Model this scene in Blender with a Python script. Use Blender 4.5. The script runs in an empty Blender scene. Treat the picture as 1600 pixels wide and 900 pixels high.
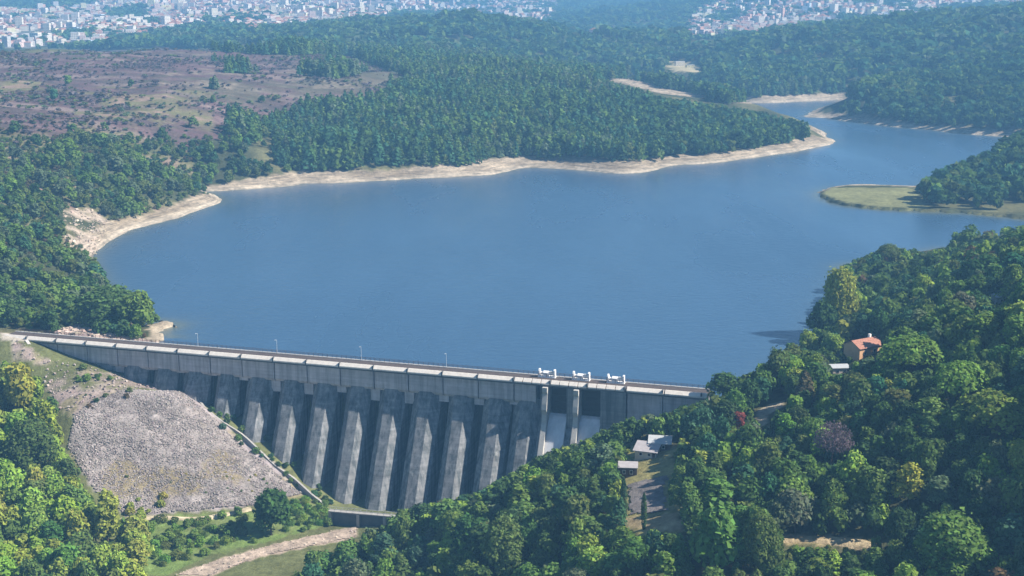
import bpy, math, random
import numpy as np
from mathutils import Vector, geometry

rng = np.random.default_rng(7)
random.seed(7)
scene = bpy.context.scene
col = scene.collection
R = math.radians

# ------------------------------------------------------------------ camera model
F = 2200.0; CX = 800.0; CY = 450.0
PITCH = R(12.5); ZC = 4.0; HC = 145.8 + ZC
CP, SP = math.cos(PITCH), math.sin(PITCH)

def ray(px, py):
    a = (np.asarray(px, float) - CX) / F; b = (CY - np.asarray(py, float)) / F
    return a, CP + b * SP, -SP + b * CP

def at_z(px, py, z=0.0):
    dx, dy, dz = ray(px, py); t = (z - HC) / dz
    return t * dx, t * dy

def at_d(px, py, D):
    dx, dy, dz = ray(px, py); t = D / dy
    return t * dx, t * dy, HC + t * dz

def proj(x, y, z):
    Z = z - HC
    d = y * CP - Z * SP; up = y * SP + Z * CP
    return CX + F * x / d, CY - F * up / d, d

# ------------------------------------------------------------------ small numpy helpers
def inpoly(px, py, poly):
    px = np.asarray(px, float); py = np.asarray(py, float)
    out = np.zeros(px.shape, bool); n = len(poly)
    for i in range(n):
        x0, y0 = poly[i]; x1, y1 = poly[(i + 1) % n]
        if y0 == y1: continue
        c = ((y0 > py) != (y1 > py)) & (px < (x1 - x0) * (py - y0) / (y1 - y0) + x0)
        out ^= c
    return out

def dist_line(px, py, line, closed=False):
    px = np.asarray(px, float); py = np.asarray(py, float)
    best = np.full(px.shape, 1e18); n = len(line)
    for i in range(n if closed else n - 1):
        x0, y0 = line[i]; x1, y1 = line[(i + 1) % n]
        dx, dy = x1 - x0, y1 - y0; L = dx * dx + dy * dy + 1e-12
        t = np.clip(((px - x0) * dx + (py - y0) * dy) / L, 0, 1)
        best = np.minimum(best, (px - x0 - t * dx) ** 2 + (py - y0 - t * dy) ** 2)
    return np.sqrt(best)

def _hash(ix, iy, s):
    h = (ix.astype(np.int64) * 374761393 + iy.astype(np.int64) * 668265263 + s * 974634221) & 0x7fffffff
    h = ((h ^ (h >> 13)) * 1274126177) & 0x7fffffff
    return ((h ^ (h >> 16)) & 0xffff) / 65535.0

def vnoise(x, y, s=0):
    x = np.asarray(x, float); y = np.asarray(y, float)
    ix = np.floor(x); iy = np.floor(y); fx = x - ix; fy = y - iy
    fx = fx * fx * (3 - 2 * fx); fy = fy * fy * (3 - 2 * fy)
    a = _hash(ix, iy, s); b = _hash(ix + 1, iy, s); c = _hash(ix, iy + 1, s); d = _hash(ix + 1, iy + 1, s)
    return (a + (b - a) * fx) * (1 - fy) + (c + (d - c) * fx) * fy

def fbm(x, y, s=0, o=4):
    v = 0; a = 0.5; t = 0
    for k in range(o):
        v = v + a * vnoise(x, y, s + k * 17); t += a; a *= 0.5; x = x * 2.03 + 11.3; y = y * 2.03 + 5.7
    return v / t * 2 - 1

def sstep(a, b, x):
    t = np.clip((x - a) / (b - a), 0, 1); return t * t * (3 - 2 * t)

def smooth_line(pts, sub=6, closed=False):
    p = np.array(pts, float); n = len(p); out = []
    rngi = range(n if closed else n - 1)
    for i in rngi:
        g = (lambda k: p[k % n]) if closed else (lambda k: p[min(max(k, 0), n - 1)])
        a, b, c, d = g(i - 1), g(i), g(i + 1), g(i + 2)
        for k in range(sub):
            t = k / sub
            out.append(0.5 * (2 * b + (c - a) * t + (2 * a - 5 * b + 4 * c - d) * t * t + (3 * b - a - 3 * c + d) * t ** 3))
    if not closed: out.append(p[-1])
    return np.array(out)

# ------------------------------------------------------------------ dam frame
TH = R(16.9); DX0, DY0 = -186.9, 559.4
UX, UY = math.cos(TH), -math.sin(TH)          # along the crest, left to right
NX, NY = -math.sin(TH), -math.cos(TH)         # downstream
def dam_xy(u, n):
    return DX0 + u * UX + n * NX, DY0 + u * UY + n * NY
def dam_un(x, y):
    x = np.asarray(x) - DX0; y = np.asarray(y) - DY0
    return x * UX + y * UY, x * NX + y * NY

# ------------------------------------------------------------------ lake outline
lake_far = [(262, 541), (272, 528), (262, 520), (278, 511), (282, 506), (262, 500), (246, 500), (232, 508), (205, 492), (178, 462),
    (158, 430), (148, 408), (146, 399), (160, 386), (180, 372), (210, 359), (260, 346), (300, 333), (330, 323), (346, 316),
    (336, 306), (322, 299), (350, 298), (420, 293), (468, 289), (478, 287), (540, 285), (600, 282), (660, 279), (720, 276), (770, 272), (805, 264),
    (840, 262), (900, 266), (950, 270), (985, 271), (1015, 268), (1050, 259), (1090, 256), (1130, 253), (1180, 246), (1225, 240), (1270, 232),
    (1306, 222), (1292, 215), (1288, 206), (1245, 192), (1160, 172), (1080, 157), (1010, 145), (965, 135), (955, 131), (1000, 133), (1040, 140), (1075, 147), (1110, 153),
    (1160, 160), (1200, 161), (1250, 159), (1318, 156), (1322, 160), (1285, 168), (1262, 178), (1258, 183), (1290, 184), (1312, 188), (1360, 194), (1400, 199), (1440, 202),
    (1520, 210), (1620, 216), (1760, 222), (1760, 236), (1620, 236), (1550, 250), (1490, 272), (1440, 290), (1400, 291), (1350, 289), (1310, 291), (1280, 297),
    (1271, 304), (1282, 312), (1310, 321), (1370, 328), (1430, 332), (1500, 334), (1560, 340), (1680, 352), (1800, 362), (1800, 392), (1640, 392), (1560, 391), (1500, 392),
    (1470, 388), (1440, 393), (1410, 400), (1370, 408), (1340, 411), (1318, 414), (1320, 428), (1310, 460), (1296, 490), (1282, 520), (1262, 545), (1230, 575), (1196, 598),
    (1165, 612), (1135, 622)]
lw = np.array([at_z(a, b) for a, b in lake_far])
lw = smooth_line(lw, 4)
dam_edge = [dam_xy(u, -6.5) for u in (272, 262, 200, 120, 52)]
LAKE = np.vstack([lw, dam_edge])
N_SHORE = len(lw)

# ------------------------------------------------------------------ terrain
CTL = []
def cz(px, py, z): x, y = at_z(px, py, z); CTL.append((float(x), float(y), z))
def cd(px, py, D, canopy=0): x, y, z = at_d(px, py, D); CTL.append((float(x), float(y), float(z) - canopy))
def cu(u, n, z): x, y = dam_xy(u, n); CTL.append((x, y, z))
# left bank and heath
for a in [(0, 505, 630, 4), (0, 450, 640, 7), (0, 350, 690, 7), (0, 250, 880, 7), (100, 300, 800, 8), (200, 280, 860, 9), (200, 215, 1000, 2), (100, 420, 670, 8), (90, 370, 735, 8), (350, 150, 1240, 0), (300, 260, 960, 10), (100, 150, 1180, 0), (300, 85, 1600, 0), (0, 85, 1550, 0), (150, 110, 1400, 0), (220, 165, 1150, 2), (290, 215, 1040, 5),
          (-250, 480, 630, 0), (-250, 300, 780, 0), (-250, 150, 1180, 0), (-250, 80, 1500, 0), (120, 500, 610, 8), (200, 470, 645, 9), (450, 110, 1500, 0), (530, 92, 1620, 0), (0, 190, 990, 0), (430, 200, 1110, 10), (150, 75, 1900, 22), (350, 75, 1950, 22), (-250, 75, 1900, 22)]: cd(*a)
# peninsula and the hills behind it
for a in [(600, 180, 1180, 12), (500, 200, 1170, 12), (600, 95, 1580, 11), (700, 135, 1380, 12), (800, 150, 1300, 13), (800, 112, 1500, 12), (1000, 152, 1360, 12), (1000, 190, 1240, 12), (1150, 178, 1330, 12), (1240, 196, 1290, 11), (900, 128, 1450, 12),
          (900, 112, 1850, 8), (750, 96, 1800, 8), (560, 80, 1950, 8), (480, 52, 2300, 10), (560, 40, 2350, 10), (640, 30, 2350, 10), (760, 29, 2350, 10), (850, 46, 2300, 10), (950, 64, 2250, 10), (1035, 82, 2150, 10), (980, 110, 1980, 8), (700, 65, 2080, 10), (300, 60, 2300, 10), (400, 58, 2300, 10), (560, 60, 2100, 10), (840, 75, 2080, 10),
          (1300, 100, 1880, 11), (1300, 46, 2120, 11), (1160, 66, 2120, 16), (1090, 82, 2120, 17), (1440, 40, 2100, 11), (1500, 100, 1720, 11), (1520, 30, 2100, 11), (1600, 16, 2100, 11), (1600, 80, 1680, 11), (1800, 60, 1680, 11), (1800, 5, 2100, 5),
          (1450, 152, 1480, 11), (1600, 150, 1410, 11), (1600, 198, 1290, 11), (1150, 120, 1810, 11), (1350, 130, 1640, 10), (1600, 216, 1075, 12), (1530, 238, 1050, 12), (1700, 205, 1050, 12), (1600, 300, 960, 10), (1480, 285, 1000, 10)]: cd(*a)
# town hills and the far country
for a in [(0, 78, 2600), (120, 76, 2600), (250, 55, 2750), (0, 40, 3200), (300, 35, 3150), (100, 5, 4200), (400, 5, 4200), (450, 45, 2850), (600, 5, 4300), (560, 28, 3400), (-250, 40, 3000), (750, 16, 4500), (750, 1, 5600), (850, 32, 4000), (640, 20, 4200),
          (980, 20, 3600, 8), (950, 58, 3000), (1080, 5, 3800), (880, 28, 3700), (1200, 42, 3100), (1120, 70, 2750), (1200, 6, 4000), (1400, 16, 3500), (1400, 36, 2900), (1600, 2, 3800), (1300, 25, 3400), (1850, 5, 3300),
          (0, -8, 7000), (500, -8, 7000), (1000, -8, 7000), (1600, -8, 7000), (-400, -10, 7000), (2000, -10, 7000), (0, -14, 13000), (800, -14, 13000), (1600, -14, 13000), (-500, -14, 13000), (2100, -14, 13000)]: cd(*a)
# near right hill
for a in [(1600, 335, 520, 12), (1540, 360, 560, 12), (1490, 402, 610, 12), (1390, 412, 690, 10), (1800, 330, 560, 0), (1600, 392, 800, 0)]: cd(*a)
for a in [(1600, 520, 42), (1600, 700, 25), (1600, 900, 9), (1800, 520, 58), (1800, 700, 40), (1800, 900, 24), (1250, 852, 4), (1340, 850, 5), (1040, 822, 1.5), (1000, 780, 0), (985, 738, -1), (1030, 705, 2), (1160, 668, 8), (1200, 645, 10), (1345, 552, 20), (1450, 560, 30), (1300, 585, 15),
          (1300, 700, 14), (1450, 700, 22), (1120, 760, 4), (1000, 900, -3), (850, 900, -16), (700, 900, -29), (550, 905, -40), (1150, 900, 0), (700, 810, -33), (800, 760, -20), (900, 715, -9), (1000, 662, 0), (1080, 640, 4), (1400, 470, 18), (1500, 450, 30), (1340, 480, 8), (850, 820, -14), (950, 830, -4), (1300, 1000, -4), (800, 1050, -30), (1700, 1050, 10)]: cz(*a)
# foot of the dam, rockfill slope, left valley side
for a in [(-40, 2, 4.2), (-24, 3, 4), (-10, 6, 2.2), (21, 3, -5.5), (35, 3, -9.5), (49, 3, -12.5), (63, 3.5, -15.5), (77, 6, -20), (91, 9, -26), (105, 12, -32), (119, 16, -40), (133, 18.5, -44.5), (147, 19, -46), (161, 19, -46), (175, 18, -44),
          (77, -4, -19), (91, -4, -25), (105, -2, -31), (119, 2, -39), (133, 4, -44), (147, 4, -46), (161, 4, -46), (91, 14, -28), (105, 19, -34), (119, 23, -41.5), (133, 26, -45),
          (190, 17, -38), (205, 14, -30), (225, 10, -19), (245, 8, -9), (262, 6, 0), (276, 0, 4.5), (290, -4, 9)]: cu(*a)
for a in [(290, 613, -11), (200, 604, -9), (130, 590, -6), (60, 560, -1.5), (485, 775, -41), (420, 722, -32), (350, 662, -20.5), (190, 802, -38), (300, 806, -40), (390, 797, -40.5), (120, 645, -11), (110, 700, -21), (140, 762, -31), (0, 600, -9), (0, 690, -21), (0, 800, -31), (0, 900, -39), (100, 900, -41), (300, 890, -43.5), (420, 862, -44), (540, 828, -44.5), (-250, 560, 2), (-250, 700, -8), (-250, 900, -26), (200, 860, -42), (300, 1000, -46), (0, 1050, -44), (560, 805, -45)]: cz(*a)
CTL = np.array(CTL)
_ka = CTL[:, 0] / CTL[:, 1]; _kb = np.log(CTL[:, 1]); _C = 0.012
def _phi(da, db): return np.sqrt(da * da + db * db + _C * _C)
_n = len(CTL)
_A = np.zeros((_n + 3, _n + 3))
_A[:_n, :_n] = _phi(_ka[:, None] - _ka[None], _kb[:, None] - _kb[None]) - 1e-3 * np.eye(_n)
_P = np.stack([np.ones(_n), _ka, _kb], 1)
_A[:_n, _n:] = _P; _A[_n:, :_n] = _P.T
_W = np.linalg.solve(_A, np.concatenate([CTL[:, 2], np.zeros(3)]))

def rbf(x, y):
    x = np.asarray(x, float); shp = x.shape; x = x.ravel(); y = np.asarray(y, float).ravel()
    out = np.empty(len(x))
    for i in range(0, len(x), 20000):
        a = x[i:i + 20000] / y[i:i + 20000]; b = np.log(np.maximum(y[i:i + 20000], 60))
        out[i:i + 20000] = _phi(a[:, None] - _ka, b[:, None] - _kb) @ _W[:_n] + _W[_n] + _W[_n + 1] * a + _W[_n + 2] * b
    return out.reshape(shp)

LAKE_L = [tuple(p) for p in LAKE]
def lake_d(x, y):
    """signed distance to the shore, positive on land"""
    d = dist_line(x, y, LAKE_L, True)
    return np.where(inpoly(x, y, LAKE_L), -d, d)

def height(x, y, want_d=False):
    x = np.asarray(x, float); y = np.asarray(y, float)
    h = rbf(x, y)
    d = lake_d(x, y)
    u, n = dam_un(x, y)
    nd = (n > -9) & (u > 30) & (u < 280)
    wob = fbm(x / 22, y / 22, 5, 3) * np.clip(y / 300, 1, 4)
    de = np.where(nd, d, d + wob)
    down = (n > -7.5) & (u > -30) & (u < 275) | (y < 470)
    sl = 0.36 * (1 + .45 * fbm(x / 55, y / 55, 15, 3))
    bank = np.where(de < 14, sl * de, sl * 14 + 0.45 * (de - 14))
    amp = np.clip(y / 900, 0.25, 4.0)
    rough = fbm(x / 90, y / 90, 3, 4) * 2.2 * amp + (1 - np.abs(fbm(x / 170, y / 170, 23, 3)) * 2) * 7 * sstep(880, 1400, y) + fbm(x / 420, y / 420, 9, 3) * 5 * np.clip((y - 900) / 1500, 0, 2.2)
    rough = rough * np.where(nd, 0.15, 1) * np.where(y < 600, 0.5, 1)
    land = np.minimum(h + rough, np.where(down & nd, 1e9, bank))
    land = np.where((de > 3) & ~down & (n < -2), np.maximum(land, np.minimum(bank, 1.6 + 0.02 * de)), land)
    z = np.where(de > 0, land, np.maximum(0.3 * de, -14))
    z = np.where(nd & (d > 0), h + rough, z)
    return (z, de) if want_d else z

def ground_at(px, py, lo=150, hi=12000):
    """first hit of the pixel's ray with the terrain"""
    D = np.exp(np.linspace(math.log(lo), math.log(hi), 1600))
    x, y, z = at_d(px, py, D); h = height(x, y)
    k = np.argmax(z < h)
    if k == 0: k = 1
    a, b = z[k - 1] - h[k - 1], h[k] - z[k]; t = a / (a + b + 1e-9)
    return float(x[k - 1] + (x[k] - x[k - 1]) * t), float(y[k - 1] + (y[k] - y[k - 1]) * t), float(h[k - 1] + (h[k] - h[k - 1]) * t)

# ------------------------------------------------------------------ picture-space outlines of areas on the ground
P_WATER = [(262, 540), (284, 508), (258, 498), (240, 478), (205, 452), (175, 438), (160, 412), (150, 398), (170, 385), (200, 366), (260, 346), (345, 318), (325, 300), (350, 298), (475, 288), (600, 283), (720, 277), (800, 267), (900, 266), (980, 271), (1060, 258), (1150, 252), (1230, 240), (1306, 223), (1280, 213), (1268, 192), (1180, 173), (1110, 158), (1110, 154), (1180, 162), (1318, 157), (1260, 182), (1300, 187), (1440, 203), (1545, 222), (1545, 236), (1480, 258), (1430, 282), (1420, 293), (1300, 292), (1272, 303), (1300, 318), (1380, 330), (1450, 333), (1490, 346), (1478, 386), (1440, 393), (1388, 384), (1320, 412), (1290, 445), (1256, 485), (1250, 525), (1205, 552), (1162, 586), (1128, 588), (1105, 606)]
P_DAM = [(20, 525), (255, 540), (1104, 606), (1104, 622), (1040, 642), (985, 652), (945, 668), (905, 690), (850, 705), (800, 738), (745, 768), (690, 782), (640, 790), (615, 806), (520, 800), (480, 770), (420, 712), (290, 610), (180, 582), (75, 560), (40, 538)]
P_PILE = [(290, 612), (485, 772), (400, 790), (300, 800), (200, 806), (145, 762), (106, 700), (118, 650), (200, 608)]
P_BENCH = [(20, 530), (75, 562), (180, 585), (290, 612), (200, 608), (118, 650), (90, 640), (70, 600), (70, 570), (20, 560)]
P_RIVER = [(560, 822), (520, 830), (430, 850), (350, 872), (270, 900), (330, 900), (400, 872), (480, 855), (560, 838)]
P_LOT = [(978, 758), (1048, 742), (1040, 765), (1045, 802), (984, 806), (980, 780)]
P_DRY = [(962, 806), (1062, 802), (1066, 832), (1000, 826), (962, 818)]
P_HUTS = [(978, 690), (1052, 686), (1052, 722), (1030, 742), (978, 746)]
P_PATHR = [(1230, 834), (1355, 842), (1355, 858), (1230, 852)]
P_CUT = [(1186, 664), (1178, 645), (1205, 630), (1224, 626), (1222, 634), (1200, 650), (1196, 664)]
P_HOUSE = [(1322, 526), (1374, 524), (1374, 556), (1322, 556)]
P_SPIT = [(1272, 303), (1300, 293), (1420, 293), (1440, 310), (1460, 330), (1380, 328), (1300, 316)]
P_HEATH = [(-300, 78), (130, 80), (250, 75), (400, 85), (545, 88), (640, 122), (600, 165), (520, 168), (430, 185), (365, 205), (320, 225), (285, 235), (255, 215), (190, 225), (110, 215), (60, 230), (-300, 230)]
P_STREAMGRASS = [(200, 812), (390, 800), (510, 785), (515, 822), (420, 845), (330, 868), (250, 900), (180, 900), (190, 850)]
P_RUBBLE = [(90, 520), (110, 512), (130, 510), (155, 522), (220, 532), (250, 540), (150, 534), (90, 527)]
P_COVE = [(232, 508), (262, 500), (284, 508), (262, 522), (262, 541), (232, 536)]
P_CLIFF = [(98, 330), (140, 325), (170, 345), (150, 400), (125, 388), (100, 370)]
P_SHORES = [[(325, 290), (460, 268), (478, 286), (350, 298), (325, 300)], [(470, 268), (600, 266), (790, 246), (850, 245), (980, 244), (1050, 243), (1150, 236), (1270, 212), (1306, 222), (1230, 240), (1060, 258), (980, 270), (830, 263), (770, 272), (600, 283), (478, 287)],
    [(125, 375), (160, 348), (200, 340), (250, 328), (315, 302), (346, 316), (260, 345), (180, 370), (146, 398)]]
P_FARSAND = [[(935, 121), (975, 118), (1040, 132), (1100, 146), (1100, 154), (1030, 146), (985, 134)], [(1135, 158), (1200, 148), (1322, 145), (1322, 157), (1240, 161), (1160, 162)], [(1260, 170), (1285, 164), (1285, 172), (1262, 180)], [(1300, 184), (1360, 188), (1442, 193), (1442, 201), (1360, 195), (1300, 189)]]
P_QUARRY = [(1046, 92), (1088, 95), (1094, 112), (1046, 114)]
P_CITYL = [(-120, 0), (160, -8), (640, -8), (640, 18), (560, 36), (470, 46), (400, 52), (330, 40), (260, 54), (170, 68), (120, 78), (-120, 80)]
P_WOODL = [[(-50, -8), (150, -8), (150, 12), (60, 18), (-50, 18)], [(155, 18), (232, 12), (232, 30), (170, 33)], [(215, 34), (250, 32), (250, 42), (215, 42)]]
P_CITYR = [(1074, 78), (1074, 40), (1105, 0), (1335, -8), (1335, 12), (1460, 10), (1465, 32), (1340, 42), (1240, 50), (1160, 64), (1105, 80)]
P_CITYM = [(640, -8), (870, -8), (870, 18), (850, 42), (790, 28), (700, 20), (640, 24)]
P_STRIP = [(850, 44), (880, 44), (990, 66), (985, 72), (900, 58)]
P_CITYF = [(1420, -8), (1700, -8), (1700, 6), (1420, 12)]

# ------------------------------------------------------------------ node helpers and materials
def new_mat(name):
    m = bpy.data.materials.new(name); m.use_nodes = True
    nt = m.node_tree; nt.nodes.clear()
    out = nt.nodes.new('ShaderNodeOutputMaterial')
    return m, nt, out
def N(nt, t, **kw):
    n = nt.nodes.new(t)
    for k, v in kw.items():
        if k.startswith('i_'):
            key = k[2:]; key = int(key) if key.isdigit() else key.replace('_', ' ')
            n.inputs[key].default_value = v
        else: setattr(n, k, v)
    return n
def L(nt, a, b): nt.links.new(a, b)

def surf(name, c, rough=0.85, var=0.25, scale=0.4, bump=0.3, bscale=2.0, metal=0.0, objcol=False, streak=0.0, dark=None, lift=0.0):
    """plain weathered surface: base colour broken up by two noises, optional vertical streaks"""
    m, nt, out = new_mat(name)
    b = N(nt, 'ShaderNodeBsdfPrincipled', i_Roughness=rough, i_Metallic=metal)
    b.inputs['Specular IOR Level'].default_value = 0.25
    tc = N(nt, 'ShaderNodeTexCoord')
    n1 = N(nt, 'ShaderNodeTexNoise', i_Scale=scale, i_Detail=8.0, i_Roughness=0.65); L(nt, tc.outputs['Object'], n1.inputs['Vector'])
    rp = N(nt, 'ShaderNodeMapRange', i_1=0.3, i_2=0.7, i_3=1 - var, i_4=1 + var); L(nt, n1.outputs[0], rp.inputs[0])
    mx = N(nt, 'ShaderNodeMix', data_type='RGBA', blend_type='MULTIPLY'); mx.inputs[0].default_value = 1
    if objcol:
        oi = N(nt, 'ShaderNodeObjectInfo'); L(nt, oi.outputs['Color'], mx.inputs[6])
    else: mx.inputs[6].default_value = (*c, 1)
    L(nt, rp.outputs[0], mx.inputs[7])
    last = mx.outputs[2]
    if streak > 0:
        mp = N(nt, 'ShaderNodeMapping'); mp.inputs['Scale'].default_value = (0.55, 0.55, 0.035); L(nt, tc.outputs['Object'], mp.inputs['Vector'])
        n2 = N(nt, 'ShaderNodeTexNoise', i_Scale=1.0, i_Detail=6.0, i_Roughness=0.7); L(nt, mp.outputs[0], n2.inputs['Vector'])
        r2 = N(nt, 'ShaderNodeMapRange', i_1=0.42, i_2=0.62, i_3=0.0, i_4=streak); L(nt, n2.outputs[0], r2.inputs[0])
        m2 = N(nt, 'ShaderNodeMix', data_type='RGBA'); L(nt, r2.outputs[0], m2.inputs[0]); L(nt, last, m2.inputs[6])
        m2.inputs[7].default_value = (*(dark or (c[0] * .35, c[1] * .38, c[2] * .4)), 1)
        last = m2.outputs[2]
    if lift > 0:
        mp3 = N(nt, 'ShaderNodeMapping'); mp3.inputs['Scale'].default_value = (0.03, 0.03, 0.75); L(nt, tc.outputs['Object'], mp3.inputs['Vector'])
        n5 = N(nt, 'ShaderNodeTexNoise', i_Scale=1.0, i_Detail=5.0, i_Roughness=0.8); L(nt, mp3.outputs[0], n5.inputs['Vector'])
        r5 = N(nt, 'ShaderNodeMapRange', i_1=0.35, i_2=0.65, i_3=1 - lift, i_4=1 + lift); L(nt, n5.outputs[0], r5.inputs[0])
        m5 = N(nt, 'ShaderNodeMix', data_type='RGBA', blend_type='MULTIPLY'); m5.inputs[0].default_value = 1; L(nt, last, m5.inputs[6]); L(nt, r5.outputs[0], m5.inputs[7])
        mp4 = N(nt, 'ShaderNodeMapping'); mp4.inputs['Scale'].default_value = (0.8, 0.8, 0.05); mp4.inputs['Location'].default_value = (7, 3, 1); L(nt, tc.outputs['Object'], mp4.inputs['Vector'])
        n6 = N(nt, 'ShaderNodeTexNoise', i_Scale=1.0, i_Detail=4.0, i_Roughness=0.6); L(nt, mp4.outputs[0], n6.inputs['Vector'])
        r6 = N(nt, 'ShaderNodeMapRange', i_1=0.60, i_2=0.74, i_3=0.0, i_4=0.6); L(nt, n6.outputs[0], r6.inputs[0])
        m6 = N(nt, 'ShaderNodeMix', data_type='RGBA'); L(nt, r6.outputs[0], m6.inputs[0]); L(nt, m5.outputs[2], m6.inputs[6]); m6.inputs[7].default_value = (0.46, 0.45, 0.44, 1); last = m6.outputs[2]
    L(nt, last, b.inputs['Base Color'])
    if bump > 0:
        n3 = N(nt, 'ShaderNodeTexNoise', i_Scale=bscale, i_Detail=6.0); L(nt, tc.outputs['Object'], n3.inputs['Vector'])
        bp = N(nt, 'ShaderNodeBump', i_Strength=bump, i_Distance=0.3); L(nt, n3.outputs[0], bp.inputs['Height']); L(nt, bp.outputs[0], b.inputs['Normal'])
    L(nt, b.outputs[0], out.inputs[0])
    return m

def leaf_material():
    m, nt, out = new_mat('foliage')
    oi = N(nt, 'ShaderNodeObjectInfo'); at = N(nt, 'ShaderNodeAttribute', attribute_name='tint')
    mx = N(nt, 'ShaderNodeMix', data_type='RGBA', blend_type='MULTIPLY'); mx.inputs[0].default_value = 1
    L(nt, oi.outputs['Color'], mx.inputs[6]); L(nt, at.outputs['Color'], mx.inputs[7])
    d = N(nt, 'ShaderNodeBsdfDiffuse', i_Roughness=0.4); t = N(nt, 'ShaderNodeBsdfTranslucent')
    L(nt, mx.outputs[2], d.inputs[0]); L(nt, mx.outputs[2], t.inputs[0])
    ms = N(nt, 'ShaderNodeMixShader'); ms.inputs[0].default_value = 0.28
    L(nt, d.outputs[0], ms.inputs[1]); L(nt, t.outputs[0], ms.inputs[2]); L(nt, ms.outputs[0], out.inputs[0])
    return m
LEAF = leaf_material()
BARK = surf('bark', (0.12, 0.085, 0.06), 0.95, 0.3, 3.0, 0.4, 8.0)

def ground_material(name, gain=1.0, bumpd=0.5):
    m, nt, out = new_mat(name)
    at = N(nt, 'ShaderNodeAttribute', attribute_name='albedo'); tc = N(nt, 'ShaderNodeTexCoord')
    n1 = N(nt, 'ShaderNodeTexNoise', i_Scale=0.35, i_Detail=9.0, i_Roughness=0.72); L(nt, tc.outputs['Object'], n1.inputs['Vector'])
    n2 = N(nt, 'ShaderNodeTexNoise', i_Scale=0.045, i_Detail=7.0, i_Roughness=0.7); L(nt, tc.outputs['Object'], n2.inputs['Vector'])
    r1 = N(nt, 'ShaderNodeMapRange', i_1=0.3, i_2=0.7, i_3=0.6, i_4=1.4); L(nt, n1.outputs[0], r1.inputs[0])
    r2 = N(nt, 'ShaderNodeMapRange', i_1=0.3, i_2=0.7, i_3=0.7, i_4=1.3); L(nt, n2.outputs[0], r2.inputs[0])
    mm = N(nt, 'ShaderNodeMath', operation='MULTIPLY'); L(nt, r1.outputs[0], mm.inputs[0]); L(nt, r2.outputs[0], mm.inputs[1])
    mx = N(nt, 'ShaderNodeMix', data_type='RGBA', blend_type='MULTIPLY'); mx.inputs[0].default_value = 1
    L(nt, at.outputs['Color'], mx.inputs[6]); L(nt, mm.outputs[0], mx.inputs[7])
    sm = N(nt, 'ShaderNodeAttribute', attribute_name='bare'); mp = N(nt, 'ShaderNodeMapping'); mp.inputs['Scale'].default_value = (0.05, 0.05, 1.5); L(nt, tc.outputs['Object'], mp.inputs['Vector'])
    n4 = N(nt, 'ShaderNodeTexNoise', i_Scale=1.0, i_Detail=6.0, i_Roughness=0.7); L(nt, mp.outputs[0], n4.inputs['Vector'])
    r4 = N(nt, 'ShaderNodeMapRange', i_1=0.35, i_2=0.65, i_3=0.5, i_4=1.3); L(nt, n4.outputs[0], r4.inputs[0])
    m4 = N(nt, 'ShaderNodeMix', data_type='RGBA', blend_type='MULTIPLY'); L(nt, sm.outputs['Fac'], m4.inputs[0]); L(nt, mx.outputs[2], m4.inputs[6]); L(nt, r4.outputs[0], m4.inputs[7]); mx = m4
    b = N(nt, 'ShaderNodeBsdfDiffuse'); L(nt, mx.outputs[2], b.inputs[0])
    n3 = N(nt, 'ShaderNodeTexNoise', i_Scale=0.6, i_Detail=8.0, i_Roughness=0.7); L(nt, tc.outputs['Object'], n3.inputs['Vector'])
    bp = N(nt, 'ShaderNodeBump', i_Strength=0.8, i_Distance=bumpd); L(nt, n3.outputs[0], bp.inputs['Height']); L(nt, bp.outputs[0], b.inputs['Normal'])
    L(nt, b.outputs[0], out.inputs[0])
    return m
GROUND = ground_material('ground_cover', 1, 0.8)

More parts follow.
